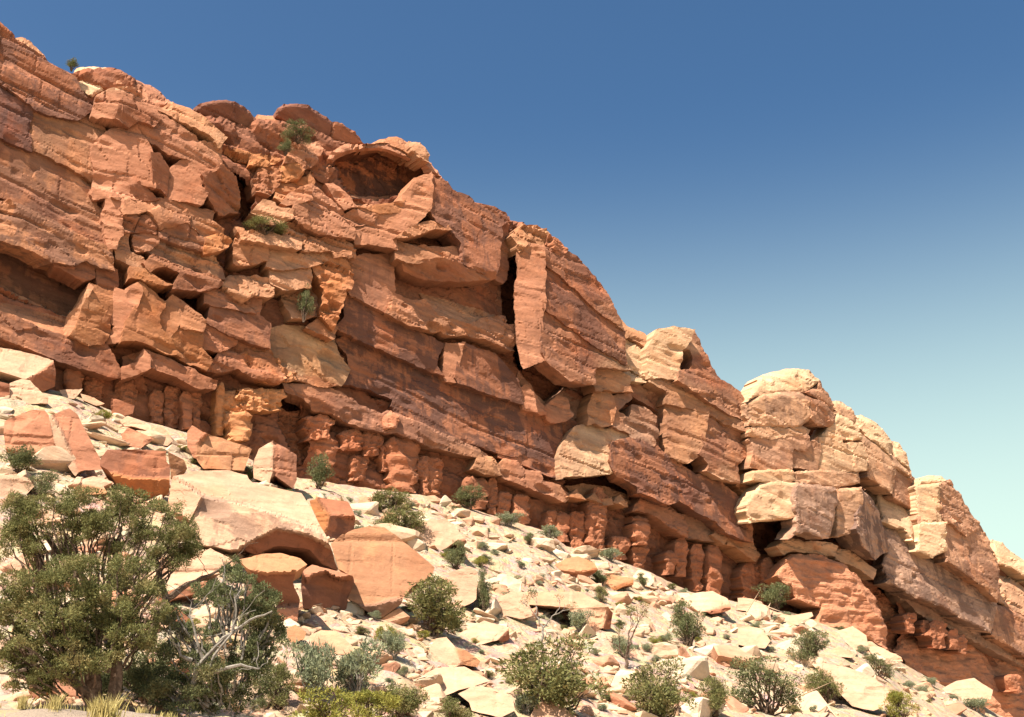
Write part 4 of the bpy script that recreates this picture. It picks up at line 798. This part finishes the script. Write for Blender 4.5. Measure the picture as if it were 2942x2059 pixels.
LF = dict(jun=leaf_material('juniper_foliage', (.11, .118, .042), (.225, .212, .078), (.29, .235, .10)),
          dark=leaf_material('dark_foliage', (.09, .105, .045), (.18, .19, .085), (.24, .22, .10)),
          sage=leaf_material('sage_foliage', (.17, .20, .12), (.30, .31, .19), (.26, .25, .12)),
          yel=leaf_material('yellow_green_foliage', (.19, .19, .04), (.32, .28, .06), (.24, .25, .06)),
          grass=leaf_material('dry_grass_blades', (.42, .33, .12), (.60, .50, .22), (.34, .30, .10)))
BK = bark_material('bark_brown', (.07, .045, .03), (.16, .11, .08)); BKG = bark_material('bark_silver', (.15, .13, .11), (.28, .25, .215))

def tube(path, r0, r1, V, Fc, sides=5):
    path = [Vector(p) for p in path]; n = len(path); base = len(V)
    for i, p in enumerate(path):
        d = (path[min(i+1, n-1)]-path[max(i-1, 0)]).normalized(); u = d.orthogonal().normalized(); v = d.cross(u); r = r0+(r1-r0)*i/(n-1)
        for k in range(sides): a = 2*math.pi*k/sides; V.append(p+u*math.cos(a)*r+v*math.sin(a)*r)
    for i in range(n-1):
        for k in range(sides): a = base+i*sides+k; b = base+i*sides+(k+1) % sides; Fc.append((a, b, b+sides, a+sides))
def limb(rs, a, b, wig, n=6):
    a, b = Vector(a), Vector(b); L = (b-a).length; out = [a]
    for i in range(1, n): out.append(a.lerp(b, i/n)+Vector((rs.uniform(-1, 1), rs.uniform(-1, 1), rs.uniform(-1, 1)))*wig*L)
    out.append(b); return out
def crown_mesh(name, blobs, count, leaf, mat, seed):
    """many leaf-sized sprays over the shells of uneven clumps"""
    rs = np.random.RandomState(seed); vol = np.array([max(b[3]*b[4], .01) for b in blobs]); pr = vol/vol.sum(); wh = rs.choice(len(blobs), count, p=pr)
    Bb = np.array(blobs)[wh]; d = rs.normal(size=(count, 3)); d /= np.linalg.norm(d, axis=1)[:, None]
    rad = np.clip(1-np.abs(rs.normal(0, .28, count)), .1, 1.0)+rs.uniform(-.05, .12, count)
    rad *= 1+.35*vnoise(d[:, 0]*2.5+Bb[:, 0]*3, d[:, 1]*2.5+Bb[:, 1]*3, d[:, 2]*2.5+Bb[:, 2]*3, seed)
    c = Bb[:, :3]+d*rad[:, None]*Bb[:, [3, 3, 4]]
    keep = vnoise(c[:, 0]*1.6/leaf/6, c[:, 1]*1.6/leaf/6, c[:, 2]*1.6/leaf/6, seed+3) > -.22; c = c[keep]; d = d[keep]; m = len(c)
    ax = d*.7+rs.normal(size=(m, 3))*.6+np.array([0, 0, .45]); ax /= np.linalg.norm(ax, axis=1)[:, None]
    sd_ = np.cross(ax, rs.normal(size=(m, 3))); sd_ /= np.linalg.norm(sd_, axis=1)[:, None]
    L = leaf*rs.uniform(.6, 1.5, m)[:, None]; Wd = L*rs.uniform(.35, .6, m)[:, None]
    V = np.stack([c-sd_*Wd*.5, c+ax*L*.5-sd_*Wd*.1, c+ax*L, c+ax*L*.45+sd_*Wd*.6], 1).reshape(-1, 3)
    return quad_mesh(name, V, 4, mat)
def bush_protos(kind, seed, w=1., h=.9, nb=9, count=2600, leaf=.05, trunk=True, dense=1.):
    """unit bush: 1 wide, h tall, base at the origin"""
    rs = random.Random(seed); blobs = []
    for k in range(nb):
        a = rs.uniform(0, 6.28); q = rs.uniform(.05, .33); zz = h*rs.uniform(.22, .82); tap = 1-.55*max(0, zz/h-.45)
        blobs.append((q*math.cos(a)*tap*1.1, q*math.sin(a)*tap*1.1, zz, rs.uniform(.12, .21)*dense, rs.uniform(.10, .18)*h*dense))
    cm = crown_mesh('crown', blobs, count, leaf, LF[kind], seed)
    V, Fc = [], []
    for b in blobs:
        tube(limb(rs, (rs.uniform(-.03, .03), rs.uniform(-.03, .03), -.08), b[:3], .07), .022, .005, V, Fc)
        for q in range(2): tube(limb(rs, Vector(b[:3])*.6, (b[0]+rs.uniform(-.15, .15), b[1]+rs.uniform(-.15, .15), b[2]+rs.uniform(-.1, .15)), .1, 4), .009, .003, V, Fc, 4)
    tm = bpy.data.meshes.new('trunk'); tm.from_pydata([tuple(v) for v in V], [], Fc); tm.materials.append(BKG if kind == 'sage' else BK)
    return cm, tm
PR = {k: [bush_protos(k, 1000+j*13+len(k)*101, h=hh, nb=nn, count=ct, leaf=lf, dense=dn) for j in range(nv)] for k, hh, nn, ct, lf, dn, nv in
      [('jun', .9, 17, 9000, .042, 1., 4), ('dark', 1.0, 15, 8000, .04, 1.0, 4), ('sage', .62, 12, 4800, .045, 1., 4), ('yel', .7, 14, 6500, .042, 1.05, 3)]}
PRS = {'jun': [bush_protos('jun', 7000+j, h=1., nb=8, count=1700, leaf=.05, dense=.8) for j in range(2)], 'dark': [bush_protos('dark', 7100+j, h=1., nb=8, count=1700, leaf=.05, dense=.8) for j in range(2)]}
def put_bush(x, y, wpx, hpx, kind, label, cat='bush', name=None, group=None, n=None, sparse=False, k2296=1.2814):
    p = np.array([[x*k2296, y*k2296]])
    O = ground(p)[0] if n is None else hit(WALL, p, n)[0][0]
    dist = np.linalg.norm(O-EYE); sw = 1.2*wpx*k2296*dist/F_; sh = 1.12*hpx*k2296*dist/F_
    pr = (PRS if sparse and kind in PRS else PR)[kind]; cm, tm = pr[rnd.randrange(len(pr))]
    hh = {'jun': .9, 'dark': 1., 'sage': .62, 'yel': .7}[kind] if not sparse else 1.
    e = empty(name or {'sage': 'sagebrush', 'yel': 'shrub'}.get(kind, 'juniper_bush'), O-np.array([0, 0, sh*.04])); e.rotation_euler[2] = rnd.uniform(0, 6.28); e.scale = (sw, sw, sh/hh)
    tag(e, label, cat, group)
    for nm, me in (('crown', cm), ('trunk', tm)): obj(nm, me, e)
    return e
J = 'junipers and shrubs on the slope'
for a in [(715, 1096, 66, 82, 'dark', 'upright green juniper left of its twin beside the dark cleft'), (802, 1088, 58, 72, 'dark', 'upright green juniper right of its twin against the red pillars'),
          (1050, 1142, 80, 56, 'dark', 'round dark green bush at the foot of the red mudstone'), (893, 1215, 95, 90, 'jun', 'loose green bush just above the huge pink boulder'), (868, 1150, 85, 60, 'jun', 'open grey-green bush below the red pillars'),
          (968, 1425, 165, 125, 'jun', 'broad dense juniper at the right foot of the pink boulder'), (1086, 1385, 44, 105, 'dark', 'narrow upright dark juniper beside a cream boulder'), (1022, 1277, 58, 62, 'dark', 'small green bush above the tall cream boulder'),
          (1076, 1272, 34, 26, 'yel', 'low yellow-green shrub touching a small green bush'), (1543, 1447, 84, 94, 'dark', 'dark round juniper alone on the bleached slab'), (1235, 1600, 215, 170, 'jun', 'largest round juniper at the bottom centre'),
          (1475, 1615, 140, 130, 'jun', 'olive juniper with a dark foot at the bottom'), (1605, 1610, 75, 85, 'jun', 'olive bush between the bottom junipers'), (1722, 1600, 135, 115, 'dark', 'spreading grey-green bush at the bottom right'),
          (1852, 1580, 64, 80, 'jun', 'slim yellow-green bush right of the spreading bush'), (1975, 1522, 52, 52, 'dark', 'small dark bush on the right slope'), (1815, 1490, 82, 70, 'dark', 'open dark bush with thin stems on the right slope'),
          (2022, 1622, 70, 60, 'yel', 'yellow-green bush at the bottom right edge'), (2190, 1595, 62, 26, 'sage', 'low grey-green bush near the bottom right corner'), (1742, 1372, 84, 62, 'dark', 'dark green double bush at the foot of the tower'),
          (1602, 1327, 48, 48, 'dark', 'grey-green bush against the red pillars'), (1528, 1306, 40, 28, 'jun', 'small bush in a cleft of the red pillars'), (1345, 1312, 62, 32, 'dark', 'low dark bush beside the propped slab'),
          (1442, 1320, 34, 34, 'dark', 'small dark bush right of the propped slab'), (1348, 1352, 28, 36, 'jun', 'tiny cone-shaped bush on the cream block'), (866, 1447, 50, 46, 'yel', 'bright yellow-green shrub below the pink boulder'),
          (566, 1080, 40, 32, 'jun', 'small leafy shrub growing on the giant boulder'), (42, 1062, 84, 62, 'dark', 'grey-green bush below the big pink rounded boulder'), (82, 1120, 70, 62, 'dark', 'thin dark bush left of the angular cream rock'),
          (228, 945, 38, 26, 'yel', 'tiny green shrub among the rocks at left'), (1400, 1475, 60, 44, 'sage', 'low grey shrub around the dead tree'), (1236, 1212, 62, 32, 'sage', 'pale sagebrush right of the round dark bush'), (1186, 1222, 32, 28, 'dark', 'small dark bush beside the pale sagebrush'),
          (1140, 1180, 66, 30, 'sage', 'pale grey sagebrush at the mudstone foot'), (1370, 1258, 64, 32, 'sage', 'pale sagebrush below the round mudstone tower'), (1650, 1345, 60, 30, 'sage', 'sagebrush between the dark bushes at the cliff foot'),
          (700, 1580, 120, 130, 'sage', 'grey-green bush at the left of the bottom thicket'), (800, 1570, 150, 130, 'sage', 'large silvery bush in the middle of the bottom thicket'), (735, 1640, 150, 90, 'yel', 'yellow-green shrub lowest in the bottom thicket'),
          (893, 1620, 125, 85, 'jun', 'dark olive bush at the right of the bottom thicket'), (830, 1640, 120, 80, 'yel', 'yellowish shrub between the thicket and the olive bush'), (880, 1480, 70, 62, 'sage', 'pale bush above the silvery thicket'),
          (1180, 1600, 80, 50, 'sage', 'bluish sagebrush left of the largest juniper'), (1010, 1625, 90, 60, 'jun', 'sparse olive shrub at the bottom centre'), (620, 1590, 70, 90, 'jun', 'green shrub right of the left junipers'), (1300, 1420, 60, 50, 'sage', 'small grey bush by the cream block'),
          (1690, 1420, 40, 24, 'sage', 'little grey tuft on the bleached slope'), (2140, 1540, 24, 18, 'dark', 'little dark tuft far down the right slope'), (960, 1215, 40, 24, 'sage', 'little grey shrub by the white boulder')]:
    put_bush(*a, group=J)
for a in [(592, 522, 80, 38, 'jun', 'low green bush on the ledge in the couloir', 1.5), (681, 712, 40, 80, 'dark', 'upright grey-green bush growing on the cliff face', 1.9), (668, 316, 60, 40, 'dark', 'dark bush below the upper mushroom cap', 0), (640, 345, 34, 34, 'dark', 'lower dark bush beside the one under the mushroom cap', .5), (160, 156, 28, 28, 'dark', 'tiny lone tree on the skyline beside the white dome', -.8)]:
    put_bush(*a[:6], n=a[6], group='bushes rooted on the cliff')
rs = np.random.RandomState(5); cand = rs.uniform([500, 1150], [2930, 2050], (900, 2)); cand = cand[inside(cand, TAL)][:240]
for i, (x, y) in enumerate(cand):
    k = rs.choice(['sage', 'yel', 'dark', 'jun'], p=[.45, .2, .2, .15]); s_ = rs.uniform(9, 34)
    put_bush(x/1.2814, y/1.2814, s_, s_*.6, k, ('tiny ' if s_ < 16 else ('low ' if s_ < 25 else 'small '))+{'sage': 'pale grey-green', 'yel': 'yellow-green', 'dark': 'dark green', 'jun': 'olive'}[k]+' shrub '+where(np.array([x, y])), 'shrub', 'small_shrub', 'small shrubs scattered over the slope')

# dead or half-bare trees
def bare_tree(x, y, hpx, spread, lean, mat, name, label, seed, parent=None, leaves=None):
    p = np.array([[x*1.2814, y*1.2814]]); O = ground(p)[0]; k = 1.2814*np.linalg.norm(O-EYE)/F_; rs = random.Random(seed); V, Fc = [], []; tips = []
    def grow(a, d, L, r, lev):
        b = Vector(a)+Vector(d)*L; pth = limb(rs, a, b, .07, 5); tube(pth, r, r*.6, V, Fc, 5)
        if lev == 0: tips.append(b); return
        for q in range(rs.choice([2, 2, 3])):
            dd = (Vector(d)+Vector((rs.uniform(-.9, .9), rs.uniform(-.6, .6), rs.uniform(-.35, .6)))).normalized(); grow(pth[-1] if q < 2 else pth[3], dd, L*rs.uniform(.6, .85), r*.58, lev-1)
    H = hpx*k; grow((0, 0, -.1), Vector((lean, 0, 1)).normalized(), H*.36, H*.035, 4)
    e = empty(name, O); tag(e, label, 'tree')
    tm = bpy.data.meshes.new('branches'); tm.from_pydata([tuple(v) for v in V], [], Fc); tm.materials.append(mat); obj('branches', tm, e)
    if leaves:
        bl = [(t.x, t.y, t.z, H*.09, H*.07) for t in tips if rs.random() < leaves[1]]
        if bl: obj('crown', crown_mesh('crown', bl, leaves[2], H*.03, LF[leaves[0]], seed), e)
bare_tree(1405, 1500, 125, 1, .1, BK, 'bare_tree', 'twisted nearly leafless tree with curved branches in mid slope', 3, leaves=('jun', .25, 900))
bare_tree(1212, 1445, 110, 1, .15, BKG, 'bare_tree', 'grey thin half-bare tree beside a cream boulder', 8, leaves=('dark', .35, 900))
bare_tree(1812, 1495, 80, 1, .0, BK, 'bare_tree', 'thin leafless stems behind the open dark bush', 12, leaves=('dark', .3, 600))

# the big junipers at lower left, modelled clump by clump (photo positions, each tree at its own distance)
def big_tree(name, label, rng, base, clumps, kind, count, leaf, limbs, barks=BK):
    bs_ = np.array([base])*1.2814; d = rays(bs_)[0]; hl = math.hypot(d[0], d[1]); O = EYE+d*(rng/hl); O[2] = terr(np.array([O[0]]), np.array([O[1]]))[0]
    k = 1.2814*rng*1.05/F_; rs = random.Random(len(label)); fr = local_frame(O.copy())
    def P3(x, y, dn):
        q = hit(fr, np.array([[x*1.2814, y*1.2814]]), dn)[0][0]; return q-O
    e = empty(name, O); tag(e, label, 'tree'); bl = []
    for (x, y, rw, rh) in clumps:
        for q in range(16):
            c = P3(x+rs.uniform(-.85, .85)*rw, y+rs.uniform(-.85, .85)*rh, rs.uniform(-.7, .9)*rw*k); f = rs.uniform(.13, .38); bl.append((c[0], c[1], c[2], rw*k*f, rh*k*f*1.05))
    obj('crown', crown_mesh('crown', bl, count, leaf, LF[kind], len(label)*3), e)
    V, Fc = [], []
    for (pts, r0, r1) in limbs:
        pp = [P3(x, y, dn) for x, y, dn in pts]; path = []
        for a, b in zip(pp[:-1], pp[1:]): path += limb(rs, a, b, .04, 3)[:-1]
        path.append(Vector(pp[-1])); tube(path, r0, r1, V, Fc, 6)
        for q in range(3):
            a = path[rs.randrange(len(path)//2, len(path))]; tube(limb(rs, a, Vector(a)+Vector((rs.uniform(-.9, .9), rs.uniform(-.6, .6), rs.uniform(-.1, .9))), .1, 4), r1*.8, .008, V, Fc, 4)
    for b in bl[::2]: tube(limb(rs, (b[0]*.6, b[1]*.6, b[2]*.65), b[:3], .08, 4), .04, .012, V, Fc, 4)
    tm = bpy.data.meshes.new('trunk'); tm.from_pydata([tuple(v) for v in V], [], Fc); tm.materials.append(barks); obj('trunk', tm, e); return e
big_tree('juniper_tree', 'spreading upper juniper behind the others at lower left', 36, (205, 1480), [(80, 1160, 75, 45), (165, 1140, 60, 42), (250, 1145, 70, 45), (330, 1170, 75, 50), (400, 1205, 52, 50), (300, 1215, 70, 40), (120, 1205, 70, 40), (50, 1220, 50, 40), (370, 1250, 50, 30), (210, 1180, 60, 40), (40, 1130, 40, 25)],
         'jun', 100000, .068, [([(215, 1470, 0), (240, 1350, 0), (150, 1270, 0), (100, 1200, 0)], .18, .05), ([(240, 1350, 0), (260, 1260, 0), (270, 1180, 0)], .14, .04), ([(370, 1400, .3), (372, 1340, .3), (355, 1290, .2), (350, 1220, 0)], .16, .05), ([(330, 1440, .3), (372, 1345, .3), (420, 1310, .4), (470, 1290, .4), (530, 1250, .5)], .15, .02)])
big_tree('juniper_tree', 'broad foremost juniper with a dense rounded olive crown', 30, (215, 1580), [(60, 1330, 80, 50), (150, 1300, 90, 50), (250, 1305, 80, 55), (310, 1350, 60, 45), (110, 1390, 110, 60), (220, 1390, 110, 65), (30, 1400, 50, 50), (300, 1420, 60, 50), (110, 1460, 100, 45), (40, 1470, 60, 40), (190, 1470, 90, 40), (130, 1520, 60, 30), (60, 1520, 40, 25)],
         'jun', 140000, .065, [([(215, 1590, 0), (205, 1500, 0), (180, 1420, 0), (150, 1350, 0)], .26, .08), ([(250, 1590, .2), (262, 1500, .2), (270, 1420, .1), (280, 1340, 0)], .2, .06), ([(225, 1570, 0), (120, 1500, .3), (60, 1450, .3)], .14, .04), ([(60, 1500, .2), (20, 1510, .2), (-5, 1508, .2)], .06, .02)])
big_tree('juniper_tree', 'half-dead juniper with silvery bare branches right of the dense one', 31, (520, 1590), [(540, 1330, 60, 42), (590, 1370, 55, 45), (480, 1345, 50, 40), (520, 1275, 26, 26), (600, 1430, 45, 50), (440, 1430, 50, 50), (560, 1480, 70, 50), (480, 1520, 80, 45), (400, 1500, 60, 50), (555, 1560, 50, 35), (380, 1390, 35, 30), (330, 1520, 60, 40), (420, 1560, 70, 30)],
         'dark', 95000, .065, [([(420, 1600, .3), (440, 1500, .8), (455, 1480, .9), (500, 1430, 1.), (560, 1390, 1.1), (610, 1370, 1.1)], .085, .02), ([(455, 1480, .9), (440, 1430, 1.), (425, 1380, 1.), (430, 1350, 1.)], .045, .012), ([(470, 1500, .9), (480, 1470, 1.), (520, 1420, 1.1), (530, 1370, 1.1), (525, 1330, 1.1)], .05, .012), ([(470, 1510, .9), (540, 1490, 1.1), (580, 1500, 1.1)], .06, .02), ([(430, 1480, 1.), (405, 1470, 1.1), (400, 1440, 1.1)], .06, .02)], BKG)
big_tree('juniper_shrub', 'dark tangled undergrowth beneath the left junipers', 32.5, (330, 1590), [(330, 1470, 60, 45), (300, 1530, 80, 40), (390, 1550, 80, 35), (200, 1545, 80, 35), (480, 1570, 60, 25)], 'dark', 36000, .07, [([(330, 1590, 0), (300, 1520, .2), (340, 1450, .2)], .1, .03), ([(380, 1590, 0), (420, 1540, .2), (360, 1480, .2)], .1, .03)])

# ------------------------------------------------------------------ the roadside bank at lower left with dry grass
xs = np.linspace(-16, 6, 150); ys = np.linspace(9, 22, 70); XX, YY = np.meshgrid(xs, ys)
def bankz(X, Y):
    edge = 1/(1+np.exp((X+3.7)*2.2)); prof = np.exp(-((Y-16.5)/2.6)**4)*np.clip((Y-9)/6, 0, 1)**1.3
    return 2.47*edge*prof + .06*fbm(X/.9, Y/.9, seed=88, oct=4) - .15
ZZ = bankz(XX, YY); ii = np.arange(XX.size).reshape(XX.shape)
fc = np.stack([ii[:-1, :-1], ii[:-1, 1:], ii[1:, 1:], ii[1:, :-1]], -1).reshape(-1, 4)
me = bpy.data.meshes.new('road_bank'); me.from_pydata(np.stack([XX.ravel(), YY.ravel(), ZZ.ravel()], 1).tolist(), [], fc.tolist()); me.polygons.foreach_set('use_smooth', [True]*len(me.polygons))
m, nt, bs = mat_new('bank_gravel'); B = NB(nt); pos = B.n('NewGeometry').outputs['Position']
c = B.mix(B.noise(pos, 2.2, 6, .7), (.25, .19, .15), (.42, .33, .25)); c = B.mix(B.ramp(B.noise(pos, .9, 4), .5, .65), c, (.46, .36, .18)); B.l(c, bs.inputs['Base Color'])
bp = B.n('Bump'); bp.inputs['Strength'].default_value = .8; bp.inputs['Distance'].default_value = .08; B.l(B.noise(pos, 14, 6, .75), bp.inputs['Height']); B.l(bp.outputs[0], bs.inputs['Normal']); me.materials.append(m)
tag(obj('road_bank', me), 'grey gravel bank at the lower left corner', 'bank', kind='structure')
def blades(n, spread, H, seed):
    rs = np.random.RandomState(seed); b = rs.normal(0, spread, (n, 3)); b[:, 2] = 0; lean = rs.normal(0, .28, (n, 3)); lean[:, 2] = 1; hh = H*rs.uniform(.45, 1.1, n)[:, None]
    t = b+lean*hh; sd_ = rs.normal(size=(n, 3)); sd_[:, 2] = 0; sd_ /= np.linalg.norm(sd_, axis=1)[:, None]; w = .006; mid = b+lean*hh*.55*np.array([.6, .6, 1])
    V = np.stack([b-sd_*w, b+sd_*w, mid+sd_*w, t, mid-sd_*w], 1).reshape(-1, 3); return V, np.arange(5*n).reshape(-1, 5)
gd = [blades(130, .07, .36, 40+k) for k in range(3)]; GM = []
for V, Fc in gd:
    me = bpy.data.meshes.new('grass_tuft'); me.from_pydata(V.tolist(), [], Fc.tolist()); me.materials.append(LF['grass']); GM.append(me)
for i, (x, y, s_, lab) in enumerate([(243, 1600, 1.5, 'tall yellow grass tuft on the bank below the juniper trunk'), (215, 1607, 1.1, 'yellow grass tuft just left of the tall one'), (48, 1602, .8, 'short dry grass tuft near the left corner'), (120, 1612, .9, 'dry grass tuft between the corner and the tall tufts'), (545, 1607, .9, 'yellow grass tuft at the right end of the bank')]):
    d = rays(np.array([[x*1.2814, y*1.2814]]))[0]; yy = 15.6; O = EYE+d*(yy/d[1]); O[2] = bankz(np.array([O[0]]), np.array([O[1]]))[0]
    o = obj('grass_tuft', GM[i % 3]); o.location = O; o.scale = (s_*.7,)*3; tag(o, lab, 'grass', 'dry grass tufts on the bank')
rs = np.random.RandomState(9); VV = []; FF = []; oo = 0
for k in range(120):
    x, y = rs.uniform(-9.5, -3.2), rs.uniform(14.2, 18.5); V, Fc = blades(10, .07, .11, 600+k); V = V+np.array([x, y, bankz(np.array([x]), np.array([y]))[0]]); VV.append(V); FF.append(Fc+oo); oo += len(V)
me = bpy.data.meshes.new('dry_grass'); me.from_pydata(np.concatenate(VV).tolist(), [], np.concatenate(FF).tolist()); me.materials.append(LF['grass'])
tag(obj('dry_grass', me), 'thin dry grass over the gravel bank', 'grass', kind='stuff')
